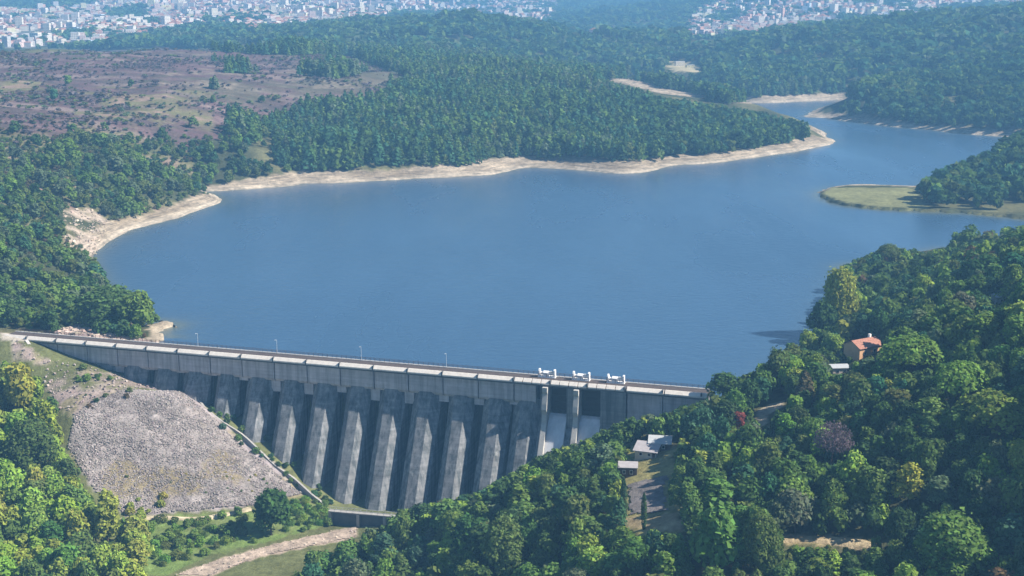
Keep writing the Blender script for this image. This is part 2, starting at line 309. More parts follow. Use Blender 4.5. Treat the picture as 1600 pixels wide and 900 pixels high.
def water_material():
    m, nt, out = new_mat('lake_water')
    b = N(nt, 'ShaderNodeBsdfPrincipled', i_Roughness=0.12, i_IOR=1.333)
    b.inputs['Base Color'].default_value = (0.022, 0.072, 0.15, 1)
    tc = N(nt, 'ShaderNodeTexCoord')
    n1 = N(nt, 'ShaderNodeTexNoise', i_Scale=0.22, i_Detail=6.0, i_Roughness=0.62); L(nt, tc.outputs['Object'], n1.inputs['Vector'])
    mp = N(nt, 'ShaderNodeMapping'); mp.inputs['Scale'].default_value = (0.02, 0.008, 1); mp.inputs['Rotation'].default_value = (0, 0, 0.4); L(nt, tc.outputs['Object'], mp.inputs['Vector'])
    n2 = N(nt, 'ShaderNodeTexNoise', i_Scale=1.0, i_Detail=4.0); L(nt, mp.outputs[0], n2.inputs['Vector'])
    # a wind-sheltered slick in the narrows
    sx, sy = at_z(1325, 255)
    mc = N(nt, 'ShaderNodeMapping'); mc.inputs['Location'].default_value = (-float(sx), -float(sy) * .32, 0); mc.inputs['Scale'].default_value = (1, .32, 1); L(nt, tc.outputs['Object'], mc.inputs['Vector'])
    cal = N(nt, 'ShaderNodeVectorMath', operation='LENGTH'); L(nt, mc.outputs[0], cal.inputs[0])
    na = N(nt, 'ShaderNodeMath', operation='MULTIPLY_ADD'); L(nt, n2.outputs[0], na.inputs[0]); na.inputs[1].default_value = 40; L(nt, cal.outputs['Value'], na.inputs[2])
    rs = N(nt, 'ShaderNodeMapRange', i_1=48.0, i_2=74.0, i_3=0.03, i_4=0.55); L(nt, na.outputs[0], rs.inputs[0])
    rr = N(nt, 'ShaderNodeMapRange', i_1=0.3, i_2=0.7, i_3=0.5, i_4=1.15); L(nt, n2.outputs[0], rr.inputs[0])
    ml = N(nt, 'ShaderNodeMath', operation='MULTIPLY'); L(nt, rs.outputs[0], ml.inputs[0]); L(nt, rr.outputs[0], ml.inputs[1])
    sh = N(nt, 'ShaderNodeAttribute', attribute_name='shallow'); cm = N(nt, 'ShaderNodeMix', data_type='RGBA'); L(nt, sh.outputs['Fac'], cm.inputs[0]); cm.inputs[6].default_value = (0.036, 0.083, 0.150, 1); cm.inputs[7].default_value = (0.10, 0.115, 0.085, 1); L(nt, cm.outputs[2], b.inputs['Base Color'])
    bp = N(nt, 'ShaderNodeBump', i_Distance=0.8); L(nt, ml.outputs[0], bp.inputs['Strength']); L(nt, n1.outputs[0], bp.inputs['Height'])
    ml2 = N(nt, 'ShaderNodeMapping'); ml2.inputs['Scale'].default_value = (0.010, 0.0028, 1); ml2.inputs['Rotation'].default_value = (0, 0, -0.35); L(nt, tc.outputs['Object'], ml2.inputs['Vector'])
    n7 = N(nt, 'ShaderNodeTexNoise', i_Scale=1.0, i_Detail=5.0, i_Roughness=0.6); L(nt, ml2.outputs[0], n7.inputs['Vector'])
    r7 = N(nt, 'ShaderNodeMapRange', i_1=0.36, i_2=0.64, i_3=0.12, i_4=0.34); L(nt, n7.outputs[0], r7.inputs[0]); L(nt, r7.outputs[0], b.inputs['Roughness'])
    L(nt, bp.outputs[0], b.inputs['Normal']); L(nt, b.outputs[0], out.inputs[0])
    return m

# ------------------------------------------------------------------ object helpers
def tag(o, label=None, cat=None, group=None, kind=None):
    if label: o['label'] = label
    if cat: o['category'] = cat
    if group: o['group'] = group
    if kind: o['kind'] = kind
    return o
def empty(name, loc, rz=0.0):
    o = bpy.data.objects.new(name, None); col.objects.link(o)
    o.location = loc; o.rotation_euler = (0, 0, rz); o.empty_display_size = 1
    return o
def link_mesh(name, me, parent=None):
    o = bpy.data.objects.new(name, me); col.objects.link(o)
    if parent: o.parent = parent
    return o

class MB:
    """collects polygons for ONE mesh"""
    def __init__(s): s.v = []; s.f = []; s.m = []
    def add(s, vs, fs, mi=0):
        k = len(s.v); s.v += [tuple(map(float, p)) for p in vs]; s.f += [tuple(i + k for i in f) for f in fs]; s.m += [mi] * len(fs)
    def box(s, a, b, mi=0):
        (x0, y0, z0), (x1, y1, z1) = a, b
        s.add([(x0, y0, z0), (x1, y0, z0), (x1, y1, z0), (x0, y1, z0), (x0, y0, z1), (x1, y0, z1), (x1, y1, z1), (x0, y1, z1)],
              [(3, 2, 1, 0), (4, 5, 6, 7), (0, 1, 5, 4), (1, 2, 6, 5), (2, 3, 7, 6), (3, 0, 4, 7)], mi)
    def prism_u(s, prof, u0, u1, mi=0):
        """profile in (y, z), extruded along x"""
        n = len(prof); vs = [(u0, y, z) for y, z in prof] + [(u1, y, z) for y, z in prof]
        fs = [tuple(range(n)), tuple(range(2 * n - 1, n - 1, -1))] + [(i, i + n, (i + 1) % n + n, (i + 1) % n) for i in range(n)]
        s.add(vs, fs, mi)
    def tube(s, p, q, r0, r1, k=6, mi=0):
        p = Vector(p); q = Vector(q); d = (q - p).normalized()
        a = d.orthogonal().normalized(); b = d.cross(a)
        vs = [p + (a * math.cos(t) + b * math.sin(t)) * r0 for t in [2 * math.pi * i / k for i in range(k)]] + [q + (a * math.cos(t) + b * math.sin(t)) * r1 for t in [2 * math.pi * i / k for i in range(k)]]
        s.add(vs, [(i, (i + 1) % k, (i + 1) % k + k, i + k) for i in range(k)] + [tuple(range(k - 1, -1, -1)), tuple(range(k, 2 * k))], mi)
    def build(s, name, mats, parent=None, smooth=False, bevel=0):
        me = bpy.data.meshes.new(name); me.from_pydata(s.v, [], s.f)
        for m in (mats if isinstance(mats, (list, tuple)) else [mats]): me.materials.append(m)
        me.polygons.foreach_set('material_index', s.m)
        if smooth: me.polygons.foreach_set('use_smooth', [True] * len(s.f))
        me.update()
        import bmesh
        bm = bmesh.new(); bm.from_mesh(me); bmesh.ops.recalc_face_normals(bm, faces=bm.faces); bm.to_mesh(me); bm.free()
        o = link_mesh(name, me, parent)
        if bevel:
            md = o.modifiers.new('bevel', 'BEVEL'); md.width = bevel; md.segments = 1; md.limit_method = 'ANGLE'
        return o

def quads_mesh(name, V, tint=None, mats=LEAF):
    """V (n,4,3) loose quads -> mesh with per-face colour"""
    n = len(V); me = bpy.data.meshes.new(name)
    me.vertices.add(n * 4); me.vertices.foreach_set('co', np.ascontiguousarray(V, np.float32).ravel())
    me.loops.add(n * 4); me.loops.foreach_set('vertex_index', np.arange(n * 4, dtype=np.int32))
    me.polygons.add(n); me.polygons.foreach_set('loop_start', np.arange(0, n * 4, 4, dtype=np.int32))
    if tint is not None:
        a = me.attributes.new('tint', 'FLOAT_COLOR', 'FACE')
        c = np.ones((n, 4), np.float32); c[:, :3] = tint
        a.data.foreach_set('color', c.ravel())
    me.materials.append(mats)
    me.update(calc_edges=True)
    return me

# ------------------------------------------------------------------ the ground sheet
G_A = np.linspace(-0.85, 0.85, 450)
G_B = np.exp(np.linspace(math.log(120), math.log(16000), 1180))
gy, ga = np.meshgrid(G_B, G_A, indexing='ij')
gx = ga * gy
gz, gd = height(gx, gy, True)
gpx, gpy, gdep = proj(gx, gy, gz)
def mix(c, col2, w): return c * (1 - w[..., None]) + np.array(col2) * w[..., None]
def soft(poly, w=6, nz=4, sc=12):
    """soft membership of ground points in a picture-space outline, edge broken by noise"""
    jx = fbm(gx / (gy * .02), gy / (gy * .02) + np.log(gy) * 60, 31, 3) * nz
    i = inpoly(gpx + jx, gpy + jx * .5, poly).astype(float)
    return i
n_a = fbm(gx / 35, gy / 35, 41, 5); n_b = fbm(gx / 160, gy / 160, 43, 5); n_c = fbm(gx / 8, gy / 8, 47, 4)
alb = np.zeros(gx.shape + (3,)); alb[:] = (0.060, 0.068, 0.034)
alb = mix(alb, (0.13, 0.125, 0.06), sstep(-0.2, 0.4, n_a))
heath = soft(P_HEATH, nz=14)
alb = mix(alb, (0.125, 0.078, 0.080), heath * sstep(-0.5, 0.1, n_a + .4))
st_ = fbm(gx / 70, gy / 16, 53, 4); alb = mix(alb, (0.10, 0.075, 0.068), heath * sstep(0.0, .35, st_)); alb = mix(alb, (0.20, 0.15, 0.135), heath * sstep(0.1, .4, -st_))
alb = mix(alb, (0.105, 0.110, 0.060), heath * sstep(0.15, 0.45, n_b + n_c * .3) * .55)
alb = mix(alb, (0.21, 0.17, 0.13), heath * sstep(0.35, 0.55, n_a + n_c * .4) * .8)
leftb = ((gpx < 330) & (gy > 570) & (gy < 1250)).astype(float)
alb = mix(alb, (0.15, 0.14, 0.07), leftb * sstep(-0.1, 0.3, n_a))
alb = mix(alb, (0.24, 0.17, 0.13), leftb * sstep(0.3, 0.5, n_a + n_c * .3))
city = np.maximum.reduce([soft(p, nz=8) for p in (P_CITYL, P_CITYR, P_CITYM, P_STRIP, P_CITYF)]) * (gy > 2450)
alb = mix(alb, (0.22, 0.20, 0.19), city * (0.4 + .6 * sstep(-0.2, 0.3, n_b)))
# sandy drawdown band
bw = 12 + 7 * n_a + 6 * n_b
sandy = np.zeros(gx.shape)
for p in P_SHORES + P_FARSAND: sandy = np.maximum(sandy, soft([(a, b) for a, b in p], nz=2))
nearshore = (gd < np.clip(bw, 5, 26)) & (gd > -6) & (gz < 9)
sandy = np.maximum(sandy, nearshore * ((gpy < 300) | (gpx < 360)) * (gdep > 560) * 1.0)
sandy = np.maximum(sandy, soft(P_COVE, nz=3) * (gdep > 540)) * (gd > -8)
u_, n_ = dam_un(gx, gy)
sandy *= 1 - ((n_ > -10) & (u_ > 25) & (u_ < 300))
sand_c = np.zeros_like(alb); sand_c[:] = (0.345, 0.28, 0.205)
sand_c = mix(sand_c, (0.27, 0.215, 0.15), sstep(-0.1, 0.4, n_a + .5 * n_c)); sand_c = mix(sand_c, (0.45, 0.385, 0.30), sstep(2.5, 0.5, gz) * .8)
alb = alb * (1 - sandy[..., None]) + sand_c * sandy[..., None]
alb = mix(alb, (0.07, 0.075, 0.05), ((gd < -1)).astype(float) * .7)
spit = soft(P_SPIT, nz=2) * (gd > 5); alb = mix(alb, (0.21, 0.21, 0.10), spit * .9)
alb = mix(alb, (0.42, 0.34, 0.27), soft(P_CLIFF, nz=5) * sstep(-0.1, .15, n_a + n_c * .5))
below = (n_ > 0) & (gpx < 620)
alb = mix(alb, (0.14, 0.15, 0.06), below.astype(float) * .8)
alb = mix(alb, (0.33, 0.26, 0.235), soft(P_BENCH, nz=6) * sstep(-.6, -.1, n_a + n_c * .5))
alb = mix(alb, (0.23, 0.21, 0.10), soft(P_BENCH, nz=6) * sstep(0.1, .4, n_c + n_a * .4) * .7)
alb = mix(alb, (0.31, 0.265, 0.265), soft(P_PILE, nz=5))
alb = mix(alb, (0.25, 0.21, 0.10), soft(P_PILE, nz=5) * sstep(0.2, .45, n_a + n_c * .5) * .8)
alb = mix(alb, (0.40, 0.31, 0.25), soft(P_RUBBLE, nz=3) * (gy > 540))
alb = mix(alb, (0.15, 0.21, 0.06), soft(P_STREAMGRASS, nz=6) * (0.4 + .6 * sstep(-.2, .2, n_c)))
alb = mix(alb, (0.42, 0.33, 0.26), soft(P_RIVER, nz=5))
alb = mix(alb, (0.27, 0.24, 0.10), soft([(965, 692), (1050, 686), (1062, 730), (1070, 800), (1060, 836), (985, 836), (945, 800), (960, 740)], nz=30))
alb = mix(alb, (0.36, 0.28, 0.16), soft(P_DRY, nz=14)); alb = mix(alb, (0.34, 0.27, 0.15), soft(P_PATHR, nz=14))
alb = mix(alb, (0.50, 0.42, 0.32), soft(P_CUT, nz=3))
alb = mix(alb, (0.45, 0.40, 0.33), soft([(0, 520), (34, 522), (44, 534), (20, 534), (0, 532)], nz=2) * (gy > 540))
alb = mix(alb, (0.40, 0.34, 0.20), soft([(1045, 95), (1085, 96), (1095, 112), (1045, 114)], nz=14))
ny, nx = gx.shape
me = bpy.data.meshes.new('ground')
me.vertices.add(nx * ny); me.vertices.foreach_set('co', np.stack([gx, gy, gz], -1).astype(np.float32).ravel())
ii = np.arange(nx * ny).reshape(ny, nx)
qs = np.stack([ii[:-1, :-1], ii[:-1, 1:], ii[1:, 1:], ii[1:, :-1]], -1).reshape(-1, 4)
me.loops.add(len(qs) * 4); me.loops.foreach_set('vertex_index', qs.astype(np.int32).ravel())
me.polygons.add(len(qs)); me.polygons.foreach_set('loop_start', np.arange(0, len(qs) * 4, 4, dtype=np.int32))
me.polygons.foreach_set('use_smooth', np.ones(len(qs), bool))
at_ = me.attributes.new('albedo', 'FLOAT_COLOR', 'POINT')
at_.data.foreach_set('color', np.concatenate([alb, np.ones(alb.shape[:2] + (1,))], -1).astype(np.float32).ravel())
ab_ = me.attributes.new('bare', 'FLOAT', 'POINT'); ab_.data.foreach_set('value', sandy.astype(np.float32).ravel())
me.materials.append(GROUND); me.update(calc_edges=True)
tag(link_mesh('ground', me), kind='structure')
_lB0, _lBs = math.log(120), (math.log(16000) - math.log(120)) / (ny - 1)
def gh(x, y):
    """height of the ground sheet as meshed (bilinear)"""
    x = np.asarray(x, float); y = np.asarray(y, float)
    j = (np.log(y) - _lB0) / _lBs; i = (x / y + 0.85) / 1.70 * (nx - 1)
    j = np.clip(j, 0, ny - 1.001); i = np.clip(i, 0, nx - 1.001)
    j0 = j.astype(int); i0 = i.astype(int); fj = j - j0; fi = i - i0
    return (gz[j0, i0] * (1 - fi) + gz[j0, i0 + 1] * fi) * (1 - fj) + (gz[j0 + 1, i0] * (1 - fi) + gz[j0 + 1, i0 + 1] * fi) * fj

def G(px, py):
    x, y, z = ground_at(px, py); return x, y, float(gh(x, y))

# ------------------------------------------------------------------ the lake
cell = np.minimum.reduce([gd[:-1, :-1], gd[:-1, 1:], gd[1:, 1:], gd[1:, :-1]])
cu_, cn_ = dam_un(gx[:-1, :-1], gy[:-1, :-1])
# the sheet of water reaches a little under its banks and stops inside the dam
keep = (cell < 5) & ~((cn_ > -6.2) & (cu_ > 20) & (cu_ < 300)) & (gy[:-1, :-1] > 470) & (gy[:-1, :-1] < 2200)
q = np.stack([ii[:-1, :-1], ii[:-1, 1:], ii[1:, 1:], ii[1:, :-1]], -1)[keep]
used, inv = np.unique(q, return_inverse=True)
V = np.stack([gx.ravel()[used], gy.ravel()[used], np.zeros(len(used))], -1)
me = bpy.data.meshes.new('water'); me.from_pydata(V.tolist(), [], inv.reshape(-1, 4).tolist())
me.polygons.foreach_set('use_smooth', np.ones(len(q), bool))
sa_ = me.attributes.new('shallow', 'FLOAT', 'POINT'); gs_ = np.where(dam_un(gx, gy)[1] > -30, 0, np.exp(np.minimum(gd, 0) / 5.0) * .8); sa_.data.foreach_set('value', gs_.ravel()[used].astype(np.float32))
me.materials.append(water_material()); me.update()
import bmesh
tag(link_mesh('water', me), kind='structure')
# ------------------------------------------------------------------ the dam
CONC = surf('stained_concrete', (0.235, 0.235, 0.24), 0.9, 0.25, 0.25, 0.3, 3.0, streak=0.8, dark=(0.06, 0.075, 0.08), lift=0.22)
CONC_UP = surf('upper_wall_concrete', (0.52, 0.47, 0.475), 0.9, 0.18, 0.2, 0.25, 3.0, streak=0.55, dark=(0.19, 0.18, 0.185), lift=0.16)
CONC_PALE = surf('pale_concrete', (0.50, 0.47, 0.43), 0.85, 0.15, 0.5, 0.2, 4.0, streak=0.25)
CHUTE = surf('washed_concrete', (0.66, 0.67, 0.70), 0.7, 0.1, 0.4, 0.15, 4.0, streak=0.35, dark=(0.36, 0.38, 0.41))
CONC_GREY = surf('grey_concrete', (0.33, 0.31, 0.29), 0.9, 0.2, 0.5, 0.2, 4.0)
CONC_DARK = surf('dark_and_shade_concrete', (0.10, 0.105, 0.11), 0.8, 0.25, 0.3, 0.2, 3.0)  # dark joints and weir wall; also paints shade in gaps and under coping
WHITE = surf('whitewashed_concrete', (0.74, 0.67, 0.59), 0.7, 0.10, 0.8, 0.1, 5.0, streak=0.3, dark=(0.42, 0.38, 0.35))
ASPH = surf('old_asphalt', (0.085, 0.066, 0.058), 0.95, 0.2, 0.6, 0.2, 6.0)
RUST = surf('brown_paint_rail', (0.14, 0.085, 0.07), 0.7, 0.2, 1.0, 0)
STEEL = surf('dark_gate_steel', (0.025, 0.022, 0.02), 0.6, 0.3, 0.8, 0.1, 4.0)
WPAINT = surf('white_paint', (0.80, 0.78, 0.76), 0.5, 0.06, 1.0, 0)
GREYM = surf('galvanised_steel', (0.55, 0.56, 0.57), 0.45, 0.1, 1.0, 0)

dam = empty('dam', (DX0, DY0, ZC), -TH)
tag(dam, 'long concrete buttress dam with pale parapet crossing the lake\'s near end', 'dam')
U0, U1 = -25.0, 268.0
m = MB(); m.box((U0, 0.62, -0.5), (U1, 7.9, -0.12)); m.build('crest_road', ASPH, dam)
m = MB(); m.box((U0, 7.0, -0.119), (U1, 7.95, 0.12)); m.build('kerb', CONC_PALE, dam)
m = MB(); m.box((U0, -0.75, -1.75), (U1, 0.6, -1.12)); m.build('cornice', CONC_DARK, dam)  # dark colour paints the shadow line below the coping
def coping(u0, u1):
    m = MB(); m.prism_u([(-0.95, -1.1), (-0.95, -0.6), (0.16, 0.5), (0.5, 0.5), (0.6, -1.1)], u0, u1); m.build('parapet_panel', WHITE, dam)  # outer face shaped with a slant so the sun brightens it
for k in range(-1, 14):
    u = 14.0 * k
    coping(u + 0.28, u + 13.72)
coping(U0, -14.28)
for k in range(12): coping(196.2 + 3.5 * k + (0.3 if k % 4 == 0 else 0.1), 196.2 + 3.5 * (k + 1) - 0.22)
for k in range(2): coping(238.9 + 14 * k, 252.4 + 14 * k if k == 0 else U1)
for k in range(-1, 20):
    m = MB(); m.box((14.0 * k - 0.26, -0.9, -1.11), (14.0 * k + 0.26, 0.4, 0.55)); m.build('parapet_joint', CONC_DARK, dam)
# railing on the lake side
m = MB()
u = U0 + 0.5
while u < U1:
    m.box((u - 0.06, 7.55, 0.12), (u + 0.06, 7.67, 1.25)); u += 2.0
for z in (0.5, 0.85, 1.2): m.box((U0, 7.57, z), (U1, 7.65, z + 0.09))
m.build('railing', RUST, dam)
m = MB(); m.box((U0, 6.6, -56), (U1, 8.0, -0.55)); m.build('upstream_face', CONC_DARK, dam)  # dark colour paints the shade at the back of the buttress gaps
# upper wall, one slab between two joints
edges = [-25, -14] + [14 * k for k in range(0, 15)] + [204.6]
for a, b in zip(edges[:-1], edges[1:]):
    if b <= a: continue
    j = random.uniform(-.12, .12)
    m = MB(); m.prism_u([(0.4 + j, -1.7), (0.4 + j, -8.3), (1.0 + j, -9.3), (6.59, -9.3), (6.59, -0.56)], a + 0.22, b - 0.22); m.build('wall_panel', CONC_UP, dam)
for a, b in ((238.8, 252), (252, 268)):
    m = MB(); m.prism_u([(0.4, -1.7), (0.4, -12), (-9, -30), (6.59, -30), (6.59, -0.56)], a + 0.2, b - 0.2); m.build('wall_panel', CONC_UP, dam)
def buttress(uc, zb):
    m = MB(); rings = []
    zs = [-7.8] + list(np.linspace(-9.4, zb, 8)); dw = random.uniform(-.55, .25)
    for z in zs:
        h = max(0.0, -8.7 - z); nose = 0.42 - 0.495 * h; w = min(1, h / 12)
        sh = min(3.3, nose + 3.4); hs = 5.75 + dw - 0.4 * w; hn = 2.5 - 0.5 * w
        if z > -9: nose = 0.6; sh = 3.3
        rings.append([(uc - hs + .3, 6.58, z), (uc - hs, sh, z), (uc - hn, nose, z), (uc + hn, nose, z), (uc + hs, sh, z), (uc + hs - .3, 6.58, z)])
    vs = [p for r in rings for p in r]; k = 6
    fs = [(i * k + j, i * k + (j + 1) % k, (i + 1) * k + (j + 1) % k, (i + 1) * k + j) for i in range(len(zs) - 1) for j in range(k)]
    fs += [tuple(range(k)), tuple(range(len(vs) - 1, len(vs) - 1 - k, -1))]
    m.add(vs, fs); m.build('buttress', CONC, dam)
for k in range(1, 14):
    uc = 14.0 * k + 7
    buttress(uc, -52)
buttress(199.5 + 1.5, -52)
# aprons closing the top of some recesses
for k in range(2, 15):
    dz = random.choice((0.4, 1.2, 2.5, 4.5))
    m = MB(); m.box((14.0 * k - 1.9, 1.3, -9.3 - dz), (14.0 * k + 1.9, 3.2, -9.31)); m.build('recess_apron', CONC_UP, dam)
# spillway bays
def body(prof, u0, u1, name, mat, par=dam, bevel=0):
    m = MB(); m.prism_u([(-n, z) for n, z in prof], u0, u1); return m.build(name, mat, par, bevel=bevel)
slope = [(9, -29), (20.5, -50), (-6.59, -50)]
body([(-6.59, -0.56), (-.2, -1.76), (-0.2, -13), (1.0, -15)] + slope, 206.2, 207.6, 'spillway_block', CONC)
body([(-6.59, -0.56), (0.35, -1.76), (0.35, -17), (2.0, -19)] + slope, 216.4, 219.4, 'spillway_block', CONC)
body([(-6.59, -0.56), (0.7, -1.76), (0.7, -15), (1.6, -16.5)] + slope, 229.2, 238.6, 'spillway_block', CONC)
pier = [(-6.58, -1.77), (2.6, -1.77), (2.6, -3.4), (1.9, -4.2), (2.3, -5.6), (3.0, -8.0), (3.4, -10), (2.6, -12), (3.2, -15), (10, -28.2), (21.8, -50), (-6.58, -50)]
for a in (207.65, 219.45): body(pier, a, a + 1.9, 'spillway_pier', CONC_PALE)
for a, b in ((209.6, 216.35), (221.4, 229.15)):
    body([(-6.57, -13.4), (-2.2, -12.6), (-0.6, -13.2), (1.2, -15.4), (8.4, -29), (20, -50.5), (-6.57, -50.5)], a, b, 'chute', CHUTE)
    g = body([(-3.96, -1.9), (-3.2, -1.9), (-2.7, -7), (-3.0, -13), (-3.96, -13)], a + .05, b - .05, 'gate', STEEL)
    m = MB()
    for z in (-3.5, -6, -8.5, -11): m.box((a + .1, 2.45, z), (b - .1, 3.0, z + .3))
    m.build('gate_rib', STEEL, g)

def gate_hoist(u, label, seed):
    r = random.Random(seed)
    x, y = dam_xy(u, -6.0)
    t = empty('gate_hoist', (x, y, ZC - 0.12), -TH); tag(t, label, 'gate hoist', 'gate hoists on the dam crest')
    m = MB(); m.box((-3.3, -1.2, 0.0), (3.3, 1.2, 0.35)); m.build('plinth', WPAINT, t)
    for s in (-1, 1):
        m = MB(); m.box((s * 2.9 - .28, -.9, .35), (s * 2.9 + .28, .9, 2.9 if s > 0 else 2.4), 0); m.prism_u([(-.9, 2.4), (.9, 2.4), (.5, 3.1), (-.5, 3.1)], s * 2.9 - .27, s * 2.9 + .27); m.build('end_frame', WPAINT, t)
    m = MB(); m.tube((-2.6, 0, 1.5), (2.6, 0, 1.5), .55, .55, 10); m.build('winding_drum', WPAINT, t)
    m = MB(); m.box((-1.3, -1.0, .36), (0.6, .9, 1.9)); m.prism_u([(-1.05, 1.9), (.95, 1.9), (.0, 2.5)], -1.35, .65); m.build('gearbox', WPAINT, t)
    m = MB(); m.tube((1.0, -.2, 2.1), (2.2, -.2, 2.2), .4, .35, 8); m.build('motor', GREYM, t)
    m = MB()
    for xx in (-3.2, -1.6, 0, 1.6, 3.2): m.box((xx - .05, -1.15, .35), (xx + .05, -1.05, 1.4))
    m.box((-3.2, -1.14, 1.36), (3.2, -1.06, 1.44)); m.build('handrail', RUST, t)
gate_hoist(207.2, 'white gate hoist on the crest above the left spillway pier', 1)
gate_hoist(220.3, 'white gate hoist on the crest above the middle spillway pier', 2)
gate_hoist(233.4, 'white gate hoist farthest right, above the blank block beside the spillway', 3)

lamp_labels = ['thin grey street lamp on the dam crest nearest the left shore', 'thin grey street lamp second from the left shore on the crest', 'thin grey street lamp at the middle of the dam crest',
               'thin grey street lamp on the crest next before the gate hoists']
def lamp(u, label):
    x, y = dam_xy(u, -7.2)
    t = empty('street_lamp', (x, y, ZC + .1), -TH); tag(t, label, 'street lamp', 'street lamps along the dam crest')
    m = MB(); m.tube((0, 0, 0), (0, 0, 5.4), .08, .05, 6); m.build('pole', GREYM, t)
    m = MB(); m.tube((0, 0, 5.35), (0, -1.1, 5.6), .045, .04, 5); m.build('arm', GREYM, t)
    m = MB(); m.box((-.12, -1.6, 5.54), (.12, -1.05, 5.68)); m.build('lamp_head', GREYM, t)
for u, l in zip((61, 96, 132, 167), lamp_labels): lamp(u, l)

# walls and footbridge below the dam
def wall_along(pts, h, th, mat, name, sink=2.0, tops=None):
    """solid wall following ground points"""
    P = [Vector((p[0], p[1], 0)) for p in pts]; vs = []; fs = []
    for i, p in enumerate(P):
        d = (P[min(i + 1, len(P) - 1)] - P[max(i - 1, 0)]).normalized(); nn = Vector((-d.y, d.x, 0)) * th / 2
        g = pts[i][2]; top = tops[i] if tops else g + h
        vs += [(*(p + nn).xy, g - sink), (*(p - nn).xy, g - sink), (*(p - nn).xy, top), (*(p + nn).xy, top)]
    for i in range(len(P) - 1):
        a = i * 4; fs += [(a + j, a + (j + 1) % 4, a + 4 + (j + 1) % 4, a + 4 + j) for j in range(4)]
    fs += [(0, 1, 2, 3), tuple(range(len(vs) - 1, len(vs) - 5, -1))]
    m = MB(); m.add(vs, fs); return m.build(name, mat)
rp = [(286, 610), (300, 619), (320, 634), (345, 655), (378, 682), (405, 705), (430, 727), (460, 752), (488, 776), (505, 790)]
rp = smooth_line([G(a, b + 2) for a, b in rp], 3)
rp = [(p[0], p[1], float(gh(p[0], p[1]))) for p in rp]
zz = np.convolve(np.pad([p[2] for p in rp], 4, 'edge'), np.ones(9) / 9, 'valid'); zz[0] = rp[0][2]; zz[-1] = rp[-1][2]
rp = [(p[0], p[1], float(z)) for p, z in zip(rp, zz)]
tag(wall_along(rp, 1.15, 0.8, CONC_GREY, 'retaining_wall', 7), 'pale concrete retaining wall running down the rockfill slope\'s right edge', 'wall')
x0, y0 = dam_xy(-13, 2.0); x1, y1 = dam_xy(0.5, 11.5)
wp_ = [(x0 + (x1 - x0) * t, y0 + (y1 - y0) * t) for t in np.linspace(0, 1, 7)]
wg = [(a, b, float(gh(a, b))) for a, b in wp_]
tag(wall_along(wg, 0, 1.2, CONC_PALE, 'wing_wall', 6, tops=[3.6 - 6.5 * t for t in np.linspace(0, 1, 7)]), 'pale sloping wing wall under the dam\'s left end', 'wall')

a = Vector((*at_z(514, 797, -39.2), 0)); b = Vector((*at_z(640, 808, -39.2), 0))
fb = empty('footbridge', (a.x, a.y, -39.2), math.atan2(b.y - a.y, b.x - a.x)); tag(fb, 'narrow pale concrete footbridge over the stream at the dam\'s foot', 'footbridge')
Lb = (b - a).length
m = MB(); m.box((0, -1.0, -.35), (Lb, 1.0, 0)); m.build('deck', CONC_GREY, fb)
for q in (0, .35, .68):
    m = MB(); m.box((Lb * q, -.9, -8), (Lb * q + 1.1, .9, -.36)); m.build('pillar', CONC_GREY, fb)
m = MB(); m.box((1.2, .25, -8), (Lb, .7, -.9)); m.build('weir_wall', CONC_DARK, fb)
for s in (-.95, .95):
    m = MB()
    for q in np.linspace(.2, Lb - .2, 14): m.box((q - .05, s - .04, 0), (q + .05, s + .04, 1.0))
    m.box((0, s - .04, .95), (Lb, s + .04, 1.05)); m.build('railing', GREYM, fb)

# rockfill slope: a rough sheet of broken stone just above the ground, with loose blocks
ROCK = ground_material('broken_rock', 1, 1.2)
def drape(name, poly, step, lift, c, mat, rough=0.0, kind='structure', thresh=0.0):
    """patch of the ground inside a picture-space outline, as its own sheet"""
    w3 = np.array([G(a, b) for a, b in poly]); pl = [tuple(p[:2]) for p in w3]
    x0, y0 = w3[:, :2].min(0); x1, y1 = w3[:, :2].max(0)
    xs = np.arange(x0, x1 + step, step); ys = np.arange(y0, y1 + step, step); X, Y = np.meshgrid(xs, ys)
    X = X + rng.uniform(-.3, .3, X.shape) * step; Y = Y + rng.uniform(-.3, .3, X.shape) * step
    jx = fbm(X / 4, Y / 4, 71, 3) * 1.5
    ins = inpoly(X + jx, Y + jx, pl)
    Z = gh(X, Y) + lift + rough * (fbm(X / 1.6, Y / 1.6, 61, 3) + .6 * fbm(X / 5, Y / 5, 62, 3))
    idx = np.arange(X.size).reshape(X.shape)
    q = np.stack([idx[:-1, :-1], idx[:-1, 1:], idx[1:, 1:], idx[1:, :-1]], -1)
    q = q[ins[:-1, :-1] & ins[:-1, 1:] & ins[1:, 1:] & ins[1:, :-1]].reshape(-1, 4)
    used, inv = np.unique(q, return_inverse=True); q = inv.reshape(-1, 4)
    me = bpy.data.meshes.new(name); V = np.stack([X.ravel(), Y.ravel(), Z.ravel()], -1)[used]
    me.from_pydata(V.tolist(), [], q.tolist())
    A = np.ones((len(V), 4), np.float32); cc = np.array(c)
    v = fbm(V[:, 0] / 2.2, V[:, 1] / 2.2, 81, 3)[:, None]; w_ = fbm(V[:, 0] / 18, V[:, 1] / 18, 83, 4)
    A[:, :3] = cc * (1 + .35 * v)
    if rough > .2:
        k = sstep(.12, .35, w_)[:, None] * .75; A[:, :3] = A[:, :3] * (1 - k) + np.array((.24, .19, .085)) * k
    at = me.attributes.new('albedo', 'FLOAT_COLOR', 'POINT'); at.data.foreach_set('color', A.ravel())
    me.materials.append(mat); me.update()
    return tag(link_mesh(name, me), kind=kind), pl
_, pile_w = drape('rockfill_slope', [(282, 614), (474, 772)] + P_PILE[2:], 0.8, 0.35, (.29, .255, .24), ROCK, 0.42)
